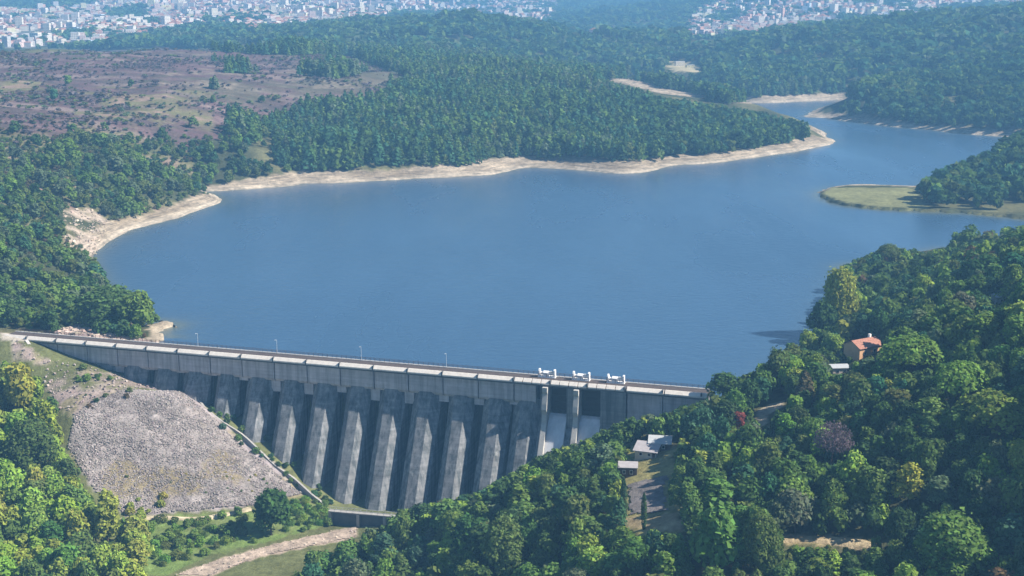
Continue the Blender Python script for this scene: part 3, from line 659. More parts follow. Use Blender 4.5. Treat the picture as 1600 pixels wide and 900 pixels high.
drape('stream_bed', P_RIVER, 0.9, 0.2, (.43, .34, .27), ROCK, 0.16)
drape('car_park', P_LOT, 1.2, 0.3, (.20, .175, .165), GROUND)
def ribbon(name, pts, width, c, lift=.45):
    P = smooth_line([G(a, b)[:2] for a, b in pts], 8); T = np.gradient(P, axis=0); T /= np.linalg.norm(T, axis=1)[:, None]; Nn = np.stack([-T[:, 1], T[:, 0]], 1)
    k = 5; V = []; 
    for i in range(len(P)):
        w_ = width * (1 + .35 * float(fbm(P[i, 0] / 6, P[i, 1] / 6, 141, 2)))
        for j in range(k):
            q = P[i] + Nn[i] * w_ * (j / (k - 1) - .5); V.append((q[0], q[1], float(gh(q[0], q[1])) + lift - (.4 if j in (0, k - 1) else 0)))
    fs = [(i * k + j, i * k + j + 1, (i + 1) * k + j + 1, (i + 1) * k + j) for i in range(len(P) - 1) for j in range(k - 1)]
    me = bpy.data.meshes.new(name); me.from_pydata(V, [], fs); A = np.ones((len(V), 4), np.float32); A[:, :3] = c; A[:, :3] *= 1 + .25 * rng.uniform(-1, 1, (len(V), 1))
    at = me.attributes.new('albedo', 'FLOAT_COLOR', 'POINT'); at.data.foreach_set('color', A.ravel()); me.materials.append(GROUND); me.update()
    return tag(link_mesh(name, me), kind='structure')
ribbon('dirt_path', [(1222, 842), (1260, 842), (1300, 845), (1340, 851), (1372, 858)], 3.6, (.42, .33, .2))
ribbon('dirt_track', [(178, 812), (240, 809), (300, 811), (345, 806), (392, 795)], 2.2, (.44, .37, .25))

def rock_field(name, polyw, n, smin, smax, c, cvar=.25):
    P = np.array(polyw); x0, y0 = P.min(0); x1, y1 = P.max(0)
    X = rng.uniform(x0, x1, n * 4); Y = rng.uniform(y0, y1, n * 4); k = inpoly(X, Y, [tuple(p) for p in P]); X, Y = X[k][:n], Y[k][:n]
    n = len(X); Z = gh(X, Y) + .4
    s = smin + (smax - smin) * rng.random(n) ** 3
    base = np.array([(-1, -1, -1), (1, -1, -1), (1, 1, -1), (-1, 1, -1), (-1, -1, 1), (1, -1, 1), (1, 1, 1), (-1, 1, 1)], float) * .5
    fc = np.array([(3, 2, 1, 0), (4, 5, 6, 7), (0, 1, 5, 4), (1, 2, 6, 5), (2, 3, 7, 6), (3, 0, 4, 7)])
    B = base[None] * (1 + rng.uniform(-.35, .35, (n, 8, 3)))
    a = rng.uniform(0, 6.28, n); ca, sa = np.cos(a)[:, None], np.sin(a)[:, None]; e = rng.uniform(-.6, .6, n)[:, None]
    x, y, z = B[..., 0], B[..., 1], B[..., 2]; x, z = x * np.cos(e) - z * np.sin(e), x * np.sin(e) + z * np.cos(e)
    V = np.stack([(x * ca - y * sa) * s[:, None] + X[:, None], (x * sa + y * ca) * s[:, None] + Y[:, None], z * s[:, None] * .8 + Z[:, None]], -1)
    q = V[:, fc].reshape(-1, 4, 3)
    t = (np.array(c)[None] * (1 + .45 * fbm(X / 14, Y / 14, 171, 4)[:, None]) * (1 + rng.uniform(-cvar, cvar, (n, 1)) + rng.uniform(-.05, .05, (n, 3))))
    me = quads_mesh(name, q, np.repeat(t, 6, 0), ROCKB)
    return tag(link_mesh(name, me), kind='stuff')
ROCKB, nt_, out_ = new_mat('loose_stone')
_at = N(nt_, 'ShaderNodeAttribute', attribute_name='tint'); _b = N(nt_, 'ShaderNodeBsdfDiffuse'); L(nt_, _at.outputs['Color'], _b.inputs[0]); L(nt_, _b.outputs[0], out_.inputs[0])
rock_field('rubble', pile_w, 26000, .15, .62, (.30, .262, .245), .24)
rock_field('shore_boulders', [G(a, b)[:2] for a, b in P_RUBBLE], 700, .6, 2.6, (.47, .37, .31))
rock_field('stream_boulders', [G(a, b)[:2] for a, b in P_RIVER], 110, .2, .7, (.44, .37, .31))
rock_field('bench_stones', [G(a, b)[:2] for a, b in P_BENCH], 450, .2, .8, (.38, .31, .29))
rock_field('bank_boulders', [G(a, b)[:2] for a, b in P_CLIFF], 200, .4, 1.5, (.46, .38, .30))

# ------------------------------------------------------------------ huts and houses on the right bank
WOOD = surf('dark_boards', (0.10, 0.06, 0.045), 0.85, .25, 1.5, .2, 4)
ROOFP = surf('pale_sheet_roof', (0.36, 0.33, 0.33), 0.6, .15, .8, .1, 3)
ROOFW = surf('white_sheet_roof', (0.42, 0.43, 0.43), 0.5, .1, .8, .1, 3)
TILE = surf('red_clay_tiles', (0.36, 0.17, 0.12), 0.85, .35, 1.6, .4, 5)
OCHRE = surf('ochre_render', (0.60, 0.36, 0.20), 0.9, .15, .6, .1, 3)
CREAM = surf('cream_render', (0.58, 0.50, 0.42), 0.9, .15, .6, .1, 3)
GLASS = surf('dark_window_glass', (0.02, 0.025, 0.03), 0.15, 0, 1, 0)
def house(name, label, cat, px, py, w, d, h, rz, wall, roof, pitch=.4, kind='gable', over=.4, group=None, chimney=False, sink=1.5):
    x, y, z = G(px, py)
    t = empty(name, (x, y, z), rz); tag(t, label, cat, group)
    m = MB()
    if kind == 'gable':
        m.prism_u([(-d / 2, -sink), (d / 2, -sink), (d / 2, h), (0, h + d / 2 * pitch), (-d / 2, h)], -w / 2, w / 2)
    elif kind == 'shed': m.prism_u([(-d / 2, -sink), (d / 2, -sink), (d / 2, h + d * pitch), (-d / 2, h)], -w / 2, w / 2)
    m.build('wall', wall, t)
    m = MB(); o = over
    if kind == 'gable':
        zr = h + d / 2 * pitch
        for s in (-1, 1):
            e = h - o * pitch
            m.prism_u([(s * (d / 2 + o), e + .05), (s * (d / 2 + o), e + .25), (0, zr + .25), (0, zr + .03)], -w / 2 - o, w / 2 + o)
    else: m.prism_u([(-d / 2 - o, h - o * pitch + .03), (d / 2 + o, h + (d + o) * pitch + .03), (d / 2 + o, h + (d + o) * pitch + .25), (-d / 2 - o, h - o * pitch + .25)], -w / 2 - o, w / 2 + o)
    rf = m.build('roof', roof, t)
    if chimney:
        m = MB(); m.box((w * .28, .2, h), (w * .28 + .9, 1.1, h + d / 2 * pitch + 1.3)); m.build('chimney', WPAINT, rf)
    for q in ((-w * .28, w * .12) if w > 4 else (0,)):
        f = MB(); f.box((q - .1, -d / 2 - .06, h * .35), (q + .9, -d / 2 + .02, h * .78)); fr = f.build('window', WPAINT, t)
        f = MB(); f.box((q, -d / 2 - .09, h * .40), (q + .8, -d / 2 - .055, h * .74)); f.build('pane', GLASS, fr)
    f = MB(); f.box((w * .33, -d / 2 - .05, -.4), (w * .33 + .95, -d / 2 + .02, 2.0)); f.build('door', WOOD, t)
    return t
house('hut', 'dark boarded hut with pale flat roof beside the car park', 'hut', 981, 742, 5.6, 4.4, 3.0, -.1, WOOD, ROOFP, .08, 'shed', .3)
house('hut', 'low hut with slanting grey roof between the dark hut and the white roof', 'hut', 1011, 713, 6.8, 4.6, 2.4, -.35, CREAM, ROOFP, .28, 'shed', .6)
house('hut', 'small building with white sheet roof under the trees above the huts', 'hut', 1031, 702, 6.6, 4.2, 2.6, -.15, WOOD, ROOFW, .22, 'shed', .5)
house('house', 'ochre house with red tiled roof and chimney among trees above the lake', 'house', 1348, 556, 11.5, 8.0, 4.4, .55, OCHRE, TILE, .5, 'gable', .5, None, True)
house('shed', 'small white shed high on the wooded slope near the right edge', 'shed', 1559, 474, 3.8, 3.4, 2.4, .3, WPAINT, ROOFW, .2, 'shed', .2)
house('shed', 'white flat roofed shed hidden in trees below the ochre house', 'shed', 1312, 584, 6.0, 3.6, 2.4, .1, CREAM, ROOFW, .08, 'shed', .3)
# ------------------------------------------------------------------ trees
def leafquads(P, Nrm, size, r):
    """irregular leaf-spray faces at P with rough normals Nrm"""
    n = len(P); Nrm = Nrm / (np.linalg.norm(Nrm, axis=1)[:, None] + 1e-9)
    a = np.cross(Nrm, r.normal(size=(n, 3))); a /= np.linalg.norm(a, axis=1)[:, None] + 1e-9
    b = np.cross(Nrm, a); s = size[:, None]
    c = []
    for i, (ca, cb) in enumerate(((-1, -1), (1, -1), (1, 1), (-1, 1))):
        ja = r.uniform(.45, 1.15, (n, 1)); jb = r.uniform(.45, 1.15, (n, 1))
        c.append(P + a * s * ca * ja * .5 + b * s * cb * jb * .5 + Nrm * s * r.uniform(-.15, .15, (n, 1)))
    return np.stack(c, 1)

def blob_crown(r, n, H, Rr, base=.28, nb=9, size=.75, flat=1.0, rag=.4, sub=1.0):
    """broadleaf crown: leaf sprays over a cluster of uneven masses with gaps between them"""
    C = []; hh = H * (1 - base)
    for i in range(nb):
        t = (i + .5) / nb; ang = i * 2.4 + r.uniform(-.5, .5)
        zc = H * base + hh * (.22 + .60 * t) ; rad = Rr * (1 - abs(t - .35) * .9) * r.uniform(.35, .75)
        br = Rr * r.uniform(.32, .56) * sub
        C.append((math.cos(ang) * rad, math.sin(ang) * rad, zc, br))
    C.append((0, 0, H * base + hh * .5, Rr * .5)); C.append((r.uniform(-.2, .2) * Rr, r.uniform(-.2, .2) * Rr, H - Rr * .42, Rr * .42))
    C = np.array(C); w = C[:, 3] ** 2; w /= w.sum()
    P = np.zeros((0, 3)); D = np.zeros((0, 3))
    while len(P) < n:
        k = r.choice(len(C), 2 * n, p=w); d = r.normal(size=(2 * n, 3)); d[:, 2] += .35; d /= np.linalg.norm(d, axis=1)[:, None]
        p = C[k, :3] + d * C[k, 3][:, None] * np.where(r.random((2 * n, 1)) < .13, r.uniform(1.0, 1.32, (2 * n, 1)), r.uniform(1 - rag, 1.06, (2 * n, 1))) * np.array([1, 1, flat])
        dd = np.linalg.norm(p[:, None] - C[None, :, :3], axis=2) / C[None, :, 3]
        dd[np.arange(len(p)), k] = 9
        ok = (dd.min(1) > .80) & (p[:, 2] > H * base * .7)
        P = np.vstack([P, p[ok]]); D = np.vstack([D, d[ok]])
    P, D = P[:n], D[:n]
    q = leafquads(P, D * .8 + r.normal(size=(n, 3)) * .45 + np.array([0, 0, .25]), size * r.uniform(.45, 1.5, n), r)
    return q

def cone_crown(r, n, H, Rr, base=.15, size=.7, power=.85, layers=11):
    t = r.random(n) ** .75; z = H * (base + (1 - base) * (1 - t)); z = np.clip(z, 0, H * 1.0)
    lay = np.round(t * layers) / layers; t2 = .55 * t + .45 * lay
    rr = Rr * (t2 ** power) * r.uniform(.55, 1.05, n) + .15; a = r.uniform(0, 6.283, n); rr *= 1 + .25 * np.sin(a * 5 + lay * 40)
    P = np.stack([np.cos(a) * rr, np.sin(a) * rr, z - .12 * rr], 1)
    D = np.stack([np.cos(a), np.sin(a), np.full(n, .7)], 1)
    return leafquads(P, D + r.normal(size=(n, 3)) * .4, size * r.uniform(.6, 1.3, n), r)

def pine_crown(r, n, H, Rr, size=.8, base=.5):
    """flat-topped stone-pine crown on a bare trunk"""
    a = r.uniform(0, 6.283, n); q = np.sqrt(r.random(n)); lob = 1 + .12 * np.sin(a * 3 + 1) + .1 * np.sin(a * 7)
    up = r.random(n) < .8
    z = np.where(up, H * base + (H * (1 - base)) * np.sqrt(np.maximum(0, 1 - q ** 2)) * r.uniform(.8, 1.03, n), H * base + r.uniform(-.02, .1, n) * H)
    z += .035 * H * np.sin(q * 9 + a * 4)
    P = np.stack([np.cos(a) * q * Rr * lob, np.sin(a) * q * Rr * lob, z], 1)
    D = np.stack([np.cos(a) * q, np.sin(a) * q, np.where(up, .9, -.5)], 1)
    return leafquads(P, D + r.normal(size=(n, 3)) * .4, size * r.uniform(.6, 1.3, n), r)

def spindle_crown(r, n, H, Rr, size=.45):
    t = r.random(n); rr = Rr * np.sin(np.pi * np.clip(t * .93 + .05, 0, 1)) ** .6 * r.uniform(.7, 1.05, n); a = r.uniform(0, 6.283, n)
    P = np.stack([np.cos(a) * rr, np.sin(a) * rr, t * H], 1); D = np.stack([np.cos(a), np.sin(a), np.full(n, .5)], 1)
    return leafquads(P, D + r.normal(size=(n, 3)) * .3, size * r.uniform(.6, 1.3, n), r)

def twig_crown(r, n, H, Rr):
    """bare twiggy crown: thin slivers fanning out of the limbs"""
    d = r.normal(size=(n, 3)); d[:, 2] = np.abs(d[:, 2]) * .8 + .1; d /= np.linalg.norm(d, axis=1)[:, None]
    P = np.array([0, 0, H * .45]) + d * np.array([Rr, Rr, H * .52]) * r.uniform(.35, 1.0, (n, 1))
    q = leafquads(P, r.normal(size=(n, 3)), .34 * r.uniform(.5, 1.4, n), r)
    return q

def shades(n, r, lo=.62, hi=1.4, hue=.08):
    v = r.uniform(lo, hi, (n, 1)); return v * (1 + r.uniform(-hue, hue, (n, 3)))

def trunk_mesh(name, H, top, r0, r, limbs=4):
    m = MB(); p = Vector((0, 0, -1.2)); k = 4; rr = r0
    for i in range(k):
        q = Vector((r.uniform(-.12, .12) * (i + 1), r.uniform(-.12, .12) * (i + 1), -1.2 + (top + 1.2) * (i + 1) / k)); r1 = r0 * (1 - .17 * (i + 1))
        m.tube(p, q, rr, r1, 7); p = q; rr = r1
    for i in range(limbs):
        a = i * 6.283 / max(1, limbs) + r.uniform(-.4, .4); z = top * r.uniform(.55, .95)
        e = Vector((math.cos(a) * H * .2, math.sin(a) * H * .2, z + H * r.uniform(.12, .25))); m.tube((0, 0, z), e, r0 * .45, r0 * .15, 5)
    me = m.build(name, BARK); d = me.data; bpy.data.objects.remove(me); return d

PROTO = {}

def add_proto(kind, H, Rr, q, tr):
    PROTO.setdefault(kind, []).append((H, Rr, q, tr))
for i in range(9):
    r = np.random.default_rng(100 + i); H, Rr = 10.0, 4.3 + .3 * (i % 3)
    q = blob_crown(r, 1500, H, Rr, base=.14 + .03 * (i % 3), nb=8 + i % 4, size=.72)
    add_proto('broad', H, Rr, quads_mesh('broadleaf_crown', q, shades(len(q), r)), trunk_mesh('broadleaf_trunk', H, H * .5, .26, r))
for i in range(3):
    r = np.random.default_rng(140 + i); q = blob_crown(r, 1300, 14.0, 3.2, base=.12, nb=11, size=.62)
    add_proto('tall', 14.0, 3.4, quads_mesh('tall_crown', q, shades(len(q), r)), trunk_mesh('tall_trunk', 14, 8, .24, r))
for i in range(3):
    r = np.random.default_rng(160 + i); q = cone_crown(r, 1300, 13.0, 3.4, size=.62)
    add_proto('conifer', 13.0, 3.4, quads_mesh('conifer_crown', q, shades(len(q), r)), trunk_mesh('conifer_trunk', 13, 10, .22, r, 0))
for i in range(2):
    r = np.random.default_rng(180 + i); q = pine_crown(r, 1700, 11.0, 7.0, size=.72)
    add_proto('umbrella', 11.0, 7.0, quads_mesh('pine_crown', q, shades(len(q), r)), trunk_mesh('pine_trunk', 11, 7.5, .3, r, 5))
for i in range(2):
    r = np.random.default_rng(150 + i); q = blob_crown(r, 4600, 20.0, 10.0, base=.08, nb=26, size=.82, rag=.45, sub=.72)
    add_proto('big', 20.0, 10.0, quads_mesh('big_crown', q, shades(len(q), r)), trunk_mesh('big_trunk', 20, 9, .5, r, 6))
r = np.random.default_rng(190); q = spindle_crown(r, 900, 11.0, 1.25); add_proto('cypress', 11.0, 1.25, quads_mesh('cypress_crown', q, shades(len(q), r, .7, 1.25)), trunk_mesh('cypress_trunk', 11, 5, .16, r, 0))
r = np.random.default_rng(195); q = twig_crown(r, 2600, 11.0, 5.0); add_proto('bare', 11.0, 5.0, quads_mesh('bare_crown', q, shades(len(q), r)), trunk_mesh('bare_trunk', 11, 6, .26, r, 6))
for i in range(4):
    r = np.random.default_rng(200 + i); q = blob_crown(r, 420, 3.0, 2.2, base=.0, nb=6, size=.5)
    add_proto('bush', 3.0, 2.2, quads_mesh('bush_leaves', q, shades(len(q), r)), None)
for i in range(2):
    r = np.random.default_rng(220 + i); n = 500; t = r.random(n); a = r.uniform(0, 6.28, n); rr = 2.2 * np.sqrt(r.random(n))
    P = np.stack([np.cos(a) * rr, np.sin(a) * rr, t * 2.6 * (1 - .3 * rr / 2.2)], 1); D = np.stack([np.cos(a), np.sin(a), np.full(n, .15)], 1)
    q = leafquads(P, D + r.normal(size=(n, 3)) * .3, .45 * r.uniform(.5, 1.2, n), r)
    add_proto('reed', 2.8, 2.2, quads_mesh('reed_leaves', q, shades(len(q), r)), None)

TONES = {'dark green': (.028, .060, .026), 'deep green': (.040, .080, .030), 'mid green': (.062, .110, .036), 'bright green': (.076, .140, .036), 'fresh green': (.115, .190, .042), 'yellow-green': (.20, .235, .045), 'olive green': (.085, .105, .036),
         'grey-green': (.082, .105, .066), 'blue-green': (.030, .078, .052), 'russet': (.115, .085, .045), 'golden': (.26, .22, .05), 'red': (.27, .07, .05), 'mauve-grey': (.16, .125, .125)}
TONES = {k: (v[0] * 1.65, v[1] * 1.75, v[2] * 1.45) if k in ('grey-green', 'olive green') else (v[0] * 2.3, v[1] * 2.05, v[2] * 1.55) if k not in ('red', 'mauve-grey', 'russet', 'yellow-green', 'golden') else tuple(c * 1.55 for c in v) if k in ('yellow-green', 'golden') else tuple(c * 1.3 for c in v) for k, v in TONES.items()}
KIND_NAME = {'broad': ('broadleaf_tree', 'broadleaf tree', 'tree'), 'big': ('broadleaf_tree', 'broadleaf tree', 'tree'), 'tall': ('broadleaf_tree', 'broadleaf tree', 'tree'), 'conifer': ('conifer_tree', 'conifer', 'tree'), 'umbrella': ('umbrella_pine', 'umbrella pine', 'tree'),
             'cypress': ('cypress_tree', 'cypress', 'tree'), 'bare': ('bare_tree', 'bare tree', 'tree'), 'bush': ('bush', 'bush', 'bush'), 'reed': ('reed_clump', 'reed clump', 'reeds')}
PLANTS = []       # individuals: dict per plant
def plant(kind, x, y, H, Rr, tone, z=None, label=None, group=None, idx=None):
    z = float(gh(x, y)) if z is None else z
    PLANTS.append(dict(kind=kind, x=float(x), y=float(y), z=z, H=float(H), R=float(Rr), tone=tone, label=label, group=group, idx=idx))

# picked-out trees: picture base point, height and width in picture pixels
def special(kind, px, py, hpx, wpx, tone, label, idx=None, group=None):
    x, y, z = G(px, py); s = F / proj(x, y, z)[2]
    plant(kind, x, y, hpx / s * 1.02, wpx / s / 2, tone, z, label, group, idx)
for a in [('cypress', 975, 812, 68, 11, 'dark green', 'slim dark cypress, the left and taller one of the pair by the car park'),
          ('cypress', 1006, 827, 58, 11, 'dark green', 'slim dark cypress, the right and shorter one of the pair by the car park'),
          ('broad', 1152, 674, 32, 28, 'red', 'small red leaved tree among green trees below the dam\'s right end'),
          ('broad', 34, 652, 84, 66, 'yellow-green', 'bright yellow-green tree at the left edge below the dam\'s left end'),
          ('big', 54, 742, 92, 84, 'deep green', 'big round deep green tree left of the rockfill slope'),
          ('tall', 168, 868, 104, 52, 'yellow-green', 'tall yellow-green tree in front of the rockfill slope\'s lower left corner'),
          ('broad', 424, 836, 70, 72, 'dark green', 'dark rounded tree standing alone beside the stream, right of the dirt track'),
          ('big', 1320, 512, 92, 72, 'yellow-green', 'large yellow-green tree overhanging the lake on the right shore'),
          ('broad', 1285, 530, 60, 50, 'dark green', 'dark green tree at the water left of and below the large yellow-green one'),
          ('broad', 1128, 622, 40, 50, 'dark green', 'dark green tree hiding the very right end of the dam crest'),
          ('broad', 1264, 555, 36, 30, 'yellow-green', 'small yellow-green tree, left one of two beside the ochre house'),
          ('broad', 1300, 560, 38, 32, 'yellow-green', 'small yellow-green tree, right one of two just left of the ochre house'),
          ('umbrella', 1425, 592, 66, 104, 'bright green', 'wide bright green umbrella pine right of the ochre house'),
          ('umbrella', 1502, 640, 74, 92, 'bright green', 'bright green umbrella pine, middle one of the three on the right slope'),
          ('umbrella', 1556, 690, 78, 104, 'bright green', 'lowest and rightmost bright green umbrella pine on the right slope'),
          ('umbrella', 1388, 418, 36, 38, 'olive green', 'small dark flat topped pine standing alone on the right shore'),
          ('bare', 1298, 735, 84, 64, 'mauve-grey', 'mauve-grey leafless tree in the middle of the right wooded slope'),
          ('broad', 1118, 905, 118, 92, 'mid green', 'big mid green tree at the bottom edge, left of the dirt path'),
          ('big', 1196, 912, 112, 80, 'olive green', 'big olive green tree directly left of the dirt path, at the bottom edge'),
          ('big', 1490, 915, 112, 150, 'mid green', 'very broad mid green tree near the bottom right corner'),
          ('big', 790, 905, 100, 90, 'mid green', 'large mid green tree at the bottom edge below the spillway'),
          ('conifer', 960, 835, 60, 36, 'blue-green', 'blue-green conifer just left of the two cypresses'),
          ('big', 172, 508, 60, 112, 'deep green', 'broad deep green tree above the dam, nearest the left shore'),
          ('broad', 215, 516, 60, 72, 'mid green', 'mid green tree on the small headland left of the dam\'s shore')]:
    special(*a)

VIS = [P_WATER, P_DAM, P_PILE, P_RIVER, P_LOT, P_DRY, P_HUTS, P_PATHR, P_CUT, P_HOUSE, P_SPIT, P_COVE, P_RUBBLE] + P_SHORES + P_FARSAND + [P_QUARRY, [(1020, 145), (1100, 154), (1180, 162), (1185, 173), (1110, 161), (1030, 151)], [(20, 545), (75, 565), (180, 590), (280, 615), (200, 612), (110, 640), (75, 590)]]
VIS += [[(1550, 460), (1568, 460), (1568, 474), (1550, 474)], [(1300, 572), (1325, 572), (1325, 584), (1300, 584)], [(512, 794), (600, 800), (600, 822), (512, 815)], [(240, 862), (250, 840), (340, 800), (390, 798), (380, 830), (330, 862)]]
def blocks(x, y, z, H, Rr, low=.12):
    """does a plant's outline cover anything the picture shows clear?"""
    bad = np.zeros(np.shape(x), bool)
    px, py, d = proj(x, y, z); s = F / d
    pts = ((0, .98), (-.62, .88), (.62, .88), (-1, .6), (1, .6), (-1, .35), (1, .35), (0, .6), (0, low)) + (((-.5, .7), (.5, .7), (-.5, .4), (.5, .4), (0, .8), (0, .4)) if low < .2 else ())
    for a, b in pts:
        qx = px + a * Rr * s; qy = py - b * H * s * .97
        for p in VIS: bad |= inpoly(qx, qy, p)
        if low < .2:
            for (ex, ey, rx, ry, ed) in KEEP: bad |= (((qx - ex) / rx) ** 2 + ((qy - ey) / ry) ** 2 < 1) & (d < ed)
    return bad
KEEP = []
for p in PLANTS:
    ex, ey, ed = proj(p['x'], p['y'], p['z'] + p['H'] * .6); s_ = F / ed
    KEEP.append((float(ex), float(ey), p['R'] * s_ * .85, p['H'] * s_ * .36, float(ed)))

RG = [(350, 990), (480, 915), (560, 872), (620, 826), (690, 795), (760, 770), (850, 725), (960, 675), (1060, 640), (1110, 616), (1135, 620), (1165, 608), (1230, 570), (1282, 515), (1320, 412), (1480, 380), (1700, 290), (2400, 150), (2400, 1300), (350, 1300)]
LF = [(-700, 560), (30, 600), (85, 650), (95, 720), (130, 770), (190, 815), (205, 850), (240, 885), (215, 960), (-700, 1200)]
def cand(x0, x1, y0, y1, step):
    xs = np.arange(x0, x1, step); ys = np.arange(y0, y1, step); X, Y = np.meshgrid(xs, ys)
    X = (X + rng.uniform(-.5, .5, X.shape) * step).ravel(); Y = (Y + rng.uniform(-.5, .5, Y.shape) * step).ravel()
    k = np.abs(X / Y) < .58; X, Y = X[k], Y[k]; o = rng.permutation(len(X)); return X[o], Y[o]
taken = [(p['x'], p['y'], p['R']) for p in PLANTS]
class Grid:
    def __init__(s, c): s.c = c; s.d = {}
    def ok(s, x, y, r, f):
        i, j = int(x // s.c), int(y // s.c)
        for a in (-1, 0, 1):
            for b in (-1, 0, 1):
                for (u, v, w) in s.d.get((i + a, j + b), ()):
                    if (u - x) ** 2 + (v - y) ** 2 < (f * (r + w)) ** 2: return False
        return True
    def put(s, x, y, r): s.d.setdefault((int(x // s.c), int(y // s.c)), []).append((x, y, r))
GR = Grid(16.0)
for t in taken: GR.put(*t)
def keep_open(px, py, r, sun=0.0):
    x, y, z = G(px, py); GR.put(x, y, r)
    if sun: GR.put(x + sun, y - .14 * sun, r)
keep_open(1348, 556, 6, 9); keep_open(1348, 562, 6, 13); keep_open(981, 742, 3, 4); keep_open(1011, 713, 4, 6); keep_open(1031, 702, 4, 6); keep_open(1312, 584, 3, 5); keep_open(1559, 474, 3, 5)
for a in range(1235, 1420, 20): keep_open(a, 850, 3.2)
for a, b in ((1184, 655), (1196, 642), (1212, 632), (1226, 632)): keep_open(a, b, 2.5, 5)
for a in range(965, 1070, 16): keep_open(a, 822, 2.5)
WOODS = []     # what is too much to count: (style, x, y, z, H, R, tone)
def choose(tones): k, w = zip(*tones); return k[rng.choice(len(k), p=np.array(w) / sum(w))]
NEAR = []
def scatter(X, Y, keep, hmin, hmax, ratio, tones, f, kinds, zone):
    Z = gh(X, Y); px, py, d = proj(X, Y, Z)
    k = keep(X, Y, Z, px, py); X, Y, Z = X[k], Y[k], Z[k]
    n = len(X); H = rng.uniform(hmin, hmax, n) * (1 + .25 * fbm(X / 40, Y / 40, 91, 2)); Rr = H * rng.uniform(*ratio, n)
    sc_ = np.zeros(n)
    for s in (1.0, .72, .5):
        b = (sc_ == 0); good = b & ~blocks(X, Y, Z, H * s, Rr * s); sc_[good] = s
    tn = fbm(X / 30, Y / 30, 95, 2)
    for i in np.nonzero(sc_)[0]:
        h, r_ = H[i] * sc_[i], Rr[i] * sc_[i]
        if not GR.ok(X[i], Y[i], r_, f): continue
        GR.put(X[i], Y[i], r_)
        NEAR.append(dict(kind=choose(kinds), x=float(X[i]), y=float(Y[i]), z=float(Z[i]), H=float(h), R=float(r_), tone=choose(tones), zone=zone))
u_of = lambda X, Y: dam_un(X, Y)
X, Y = cand(-170, 480, 260, 860, 3.1)
lakeD = lambda X, Y: lake_d(X, Y)
scatter(X, Y, lambda X, Y, Z, px, py: inpoly(px, py, RG) & ((lake_d(X, Y) > 1.5) | (dam_un(X, Y)[1] > 6)) & (Y < 850) & (px > 300) & (dam_un(X, Y)[1] > -400) & ~((np.abs(dam_un(X, Y)[1]) < 12) & (dam_un(X, Y)[0] < 266)),
        6.5, 13.8, (.30, .50), [('deep green', 5), ('mid green', 5), ('dark green', 4), ('olive green', 2.2), ('grey-green', 1.4), ('blue-green', 1.6), ('bright green', 2.0), ('fresh green', 1.2), ('yellow-green', .4), ('russet', .12)], .52, [('broad', 9), ('tall', 2.6), ('conifer', 1.2)], 'right')
X, Y = cand(-320, -60, 340, 580, 3.2)
scatter(X, Y, lambda X, Y, Z, px, py: inpoly(px, py, LF), 8, 16, (.34, .46), [('fresh green', 5), ('mid green', 2.5), ('yellow-green', 5), ('deep green', 1.6), ('golden', .15), ('olive green', .8)], .54, [('broad', 7), ('tall', 3)], 'left front')
X, Y = cand(-620, -90, 545, 1250, 3.6)
n_leftb = lambda X, Y: fbm(X / 35, Y / 35, 41, 5)
scatter(X, Y, lambda X, Y, Z, px, py: (lake_d(X, Y) > 2) & (dam_un(X, Y)[1] < -14) & (~inpoly(px, py, P_HEATH) | (rng.random(len(X)) < .04)) & ~inpoly(px, py, P_CLIFF) & (n_leftb(X, Y) < .02 + .30 * rng.random(len(X))) & (rng.random(len(X)) < np.clip((py - 185) / 150, .10, 1)) & (fbm(X / 26, Y / 26, 131, 3) < .25) & ((px < 250) | (py < 300)) & (py > 120),
        4.5, 10, (.40, .56), [('deep green', 3.5), ('mid green', 4), ('olive green', 3.6), ('blue-green', 1.5), ('grey-green', 3.6), ('bright green', 2), ('dark green', 1.5)], .60, [('broad', 9), ('conifer', .4)], 'left bank')
X, Y = cand(-620, -90, 545, 1250, 4.5)
scatter(X, Y, lambda X, Y, Z, px, py: (lake_d(X, Y) > 2) & (dam_un(X, Y)[1] < -14) & (px < 330) & (py > 215) & ~inpoly(px, py, P_CLIFF), 1.6, 3.4, (.5, .8), [('olive green', 4), ('grey-green', 3), ('mid green', 3), ('russet', 1)], .6, [('bush', 1)], 'left bank')
# low growth: along the stream, on the rockfill, the bench, the banks
def bushes(poly, n, hmin, hmax, tones, kinds, zone, f=.55):
    w3 = np.array([G(a, b)[:2] for a, b in poly]); x0, y0 = w3.min(0); x1, y1 = w3.max(0); pl = [tuple(p) for p in w3]
    X = rng.uniform(x0, x1, n * 30); Y = rng.uniform(y0, y1, n * 30); k = inpoly(X, Y, pl); X, Y = X[k], Y[k]; c = 0
    for x, y in zip(X, Y):
        if c >= n: break
        h = rng.uniform(hmin, hmax); r_ = h * rng.uniform(.55, .85)
        if not GR.ok(x, y, r_, f): continue
        GR.put(x, y, r_); c += 1
        NEAR.append(dict(kind=choose(kinds), x=float(x), y=float(y), z=float(gh(x, y)), H=float(h), R=float(r_), tone=choose(tones), zone=zone))
bushes([(300, 815), (390, 802), (400, 850), (330, 866), (235, 892), (215, 850)], 52, 1.6, 3.4, [('bright green', 5), ('mid green', 3), ('olive green', 2)], [('reed', 3), ('bush', 3)], 'stream')
bushes([(455, 785), (510, 782), (516, 822), (440, 838)], 34, 1.6, 3.0, [('bright green', 5), ('mid green', 3)], [('reed', 3), ('bush', 2)], 'stream')
bushes([(200, 812), (300, 812), (260, 850), (220, 860)], 12, 1.8, 3.6, [('yellow-green', 3), ('bright green', 3), ('olive green', 2)], [('bush', 3), ('reed', 1)], 'stream')
bushes([(110, 572), (180, 590), (200, 604), (120, 600)], 9, 1.2, 2.6, [('mid green', 3), ('bright green', 2), ('dark green', 2)], [('bush', 1)], 'bench')
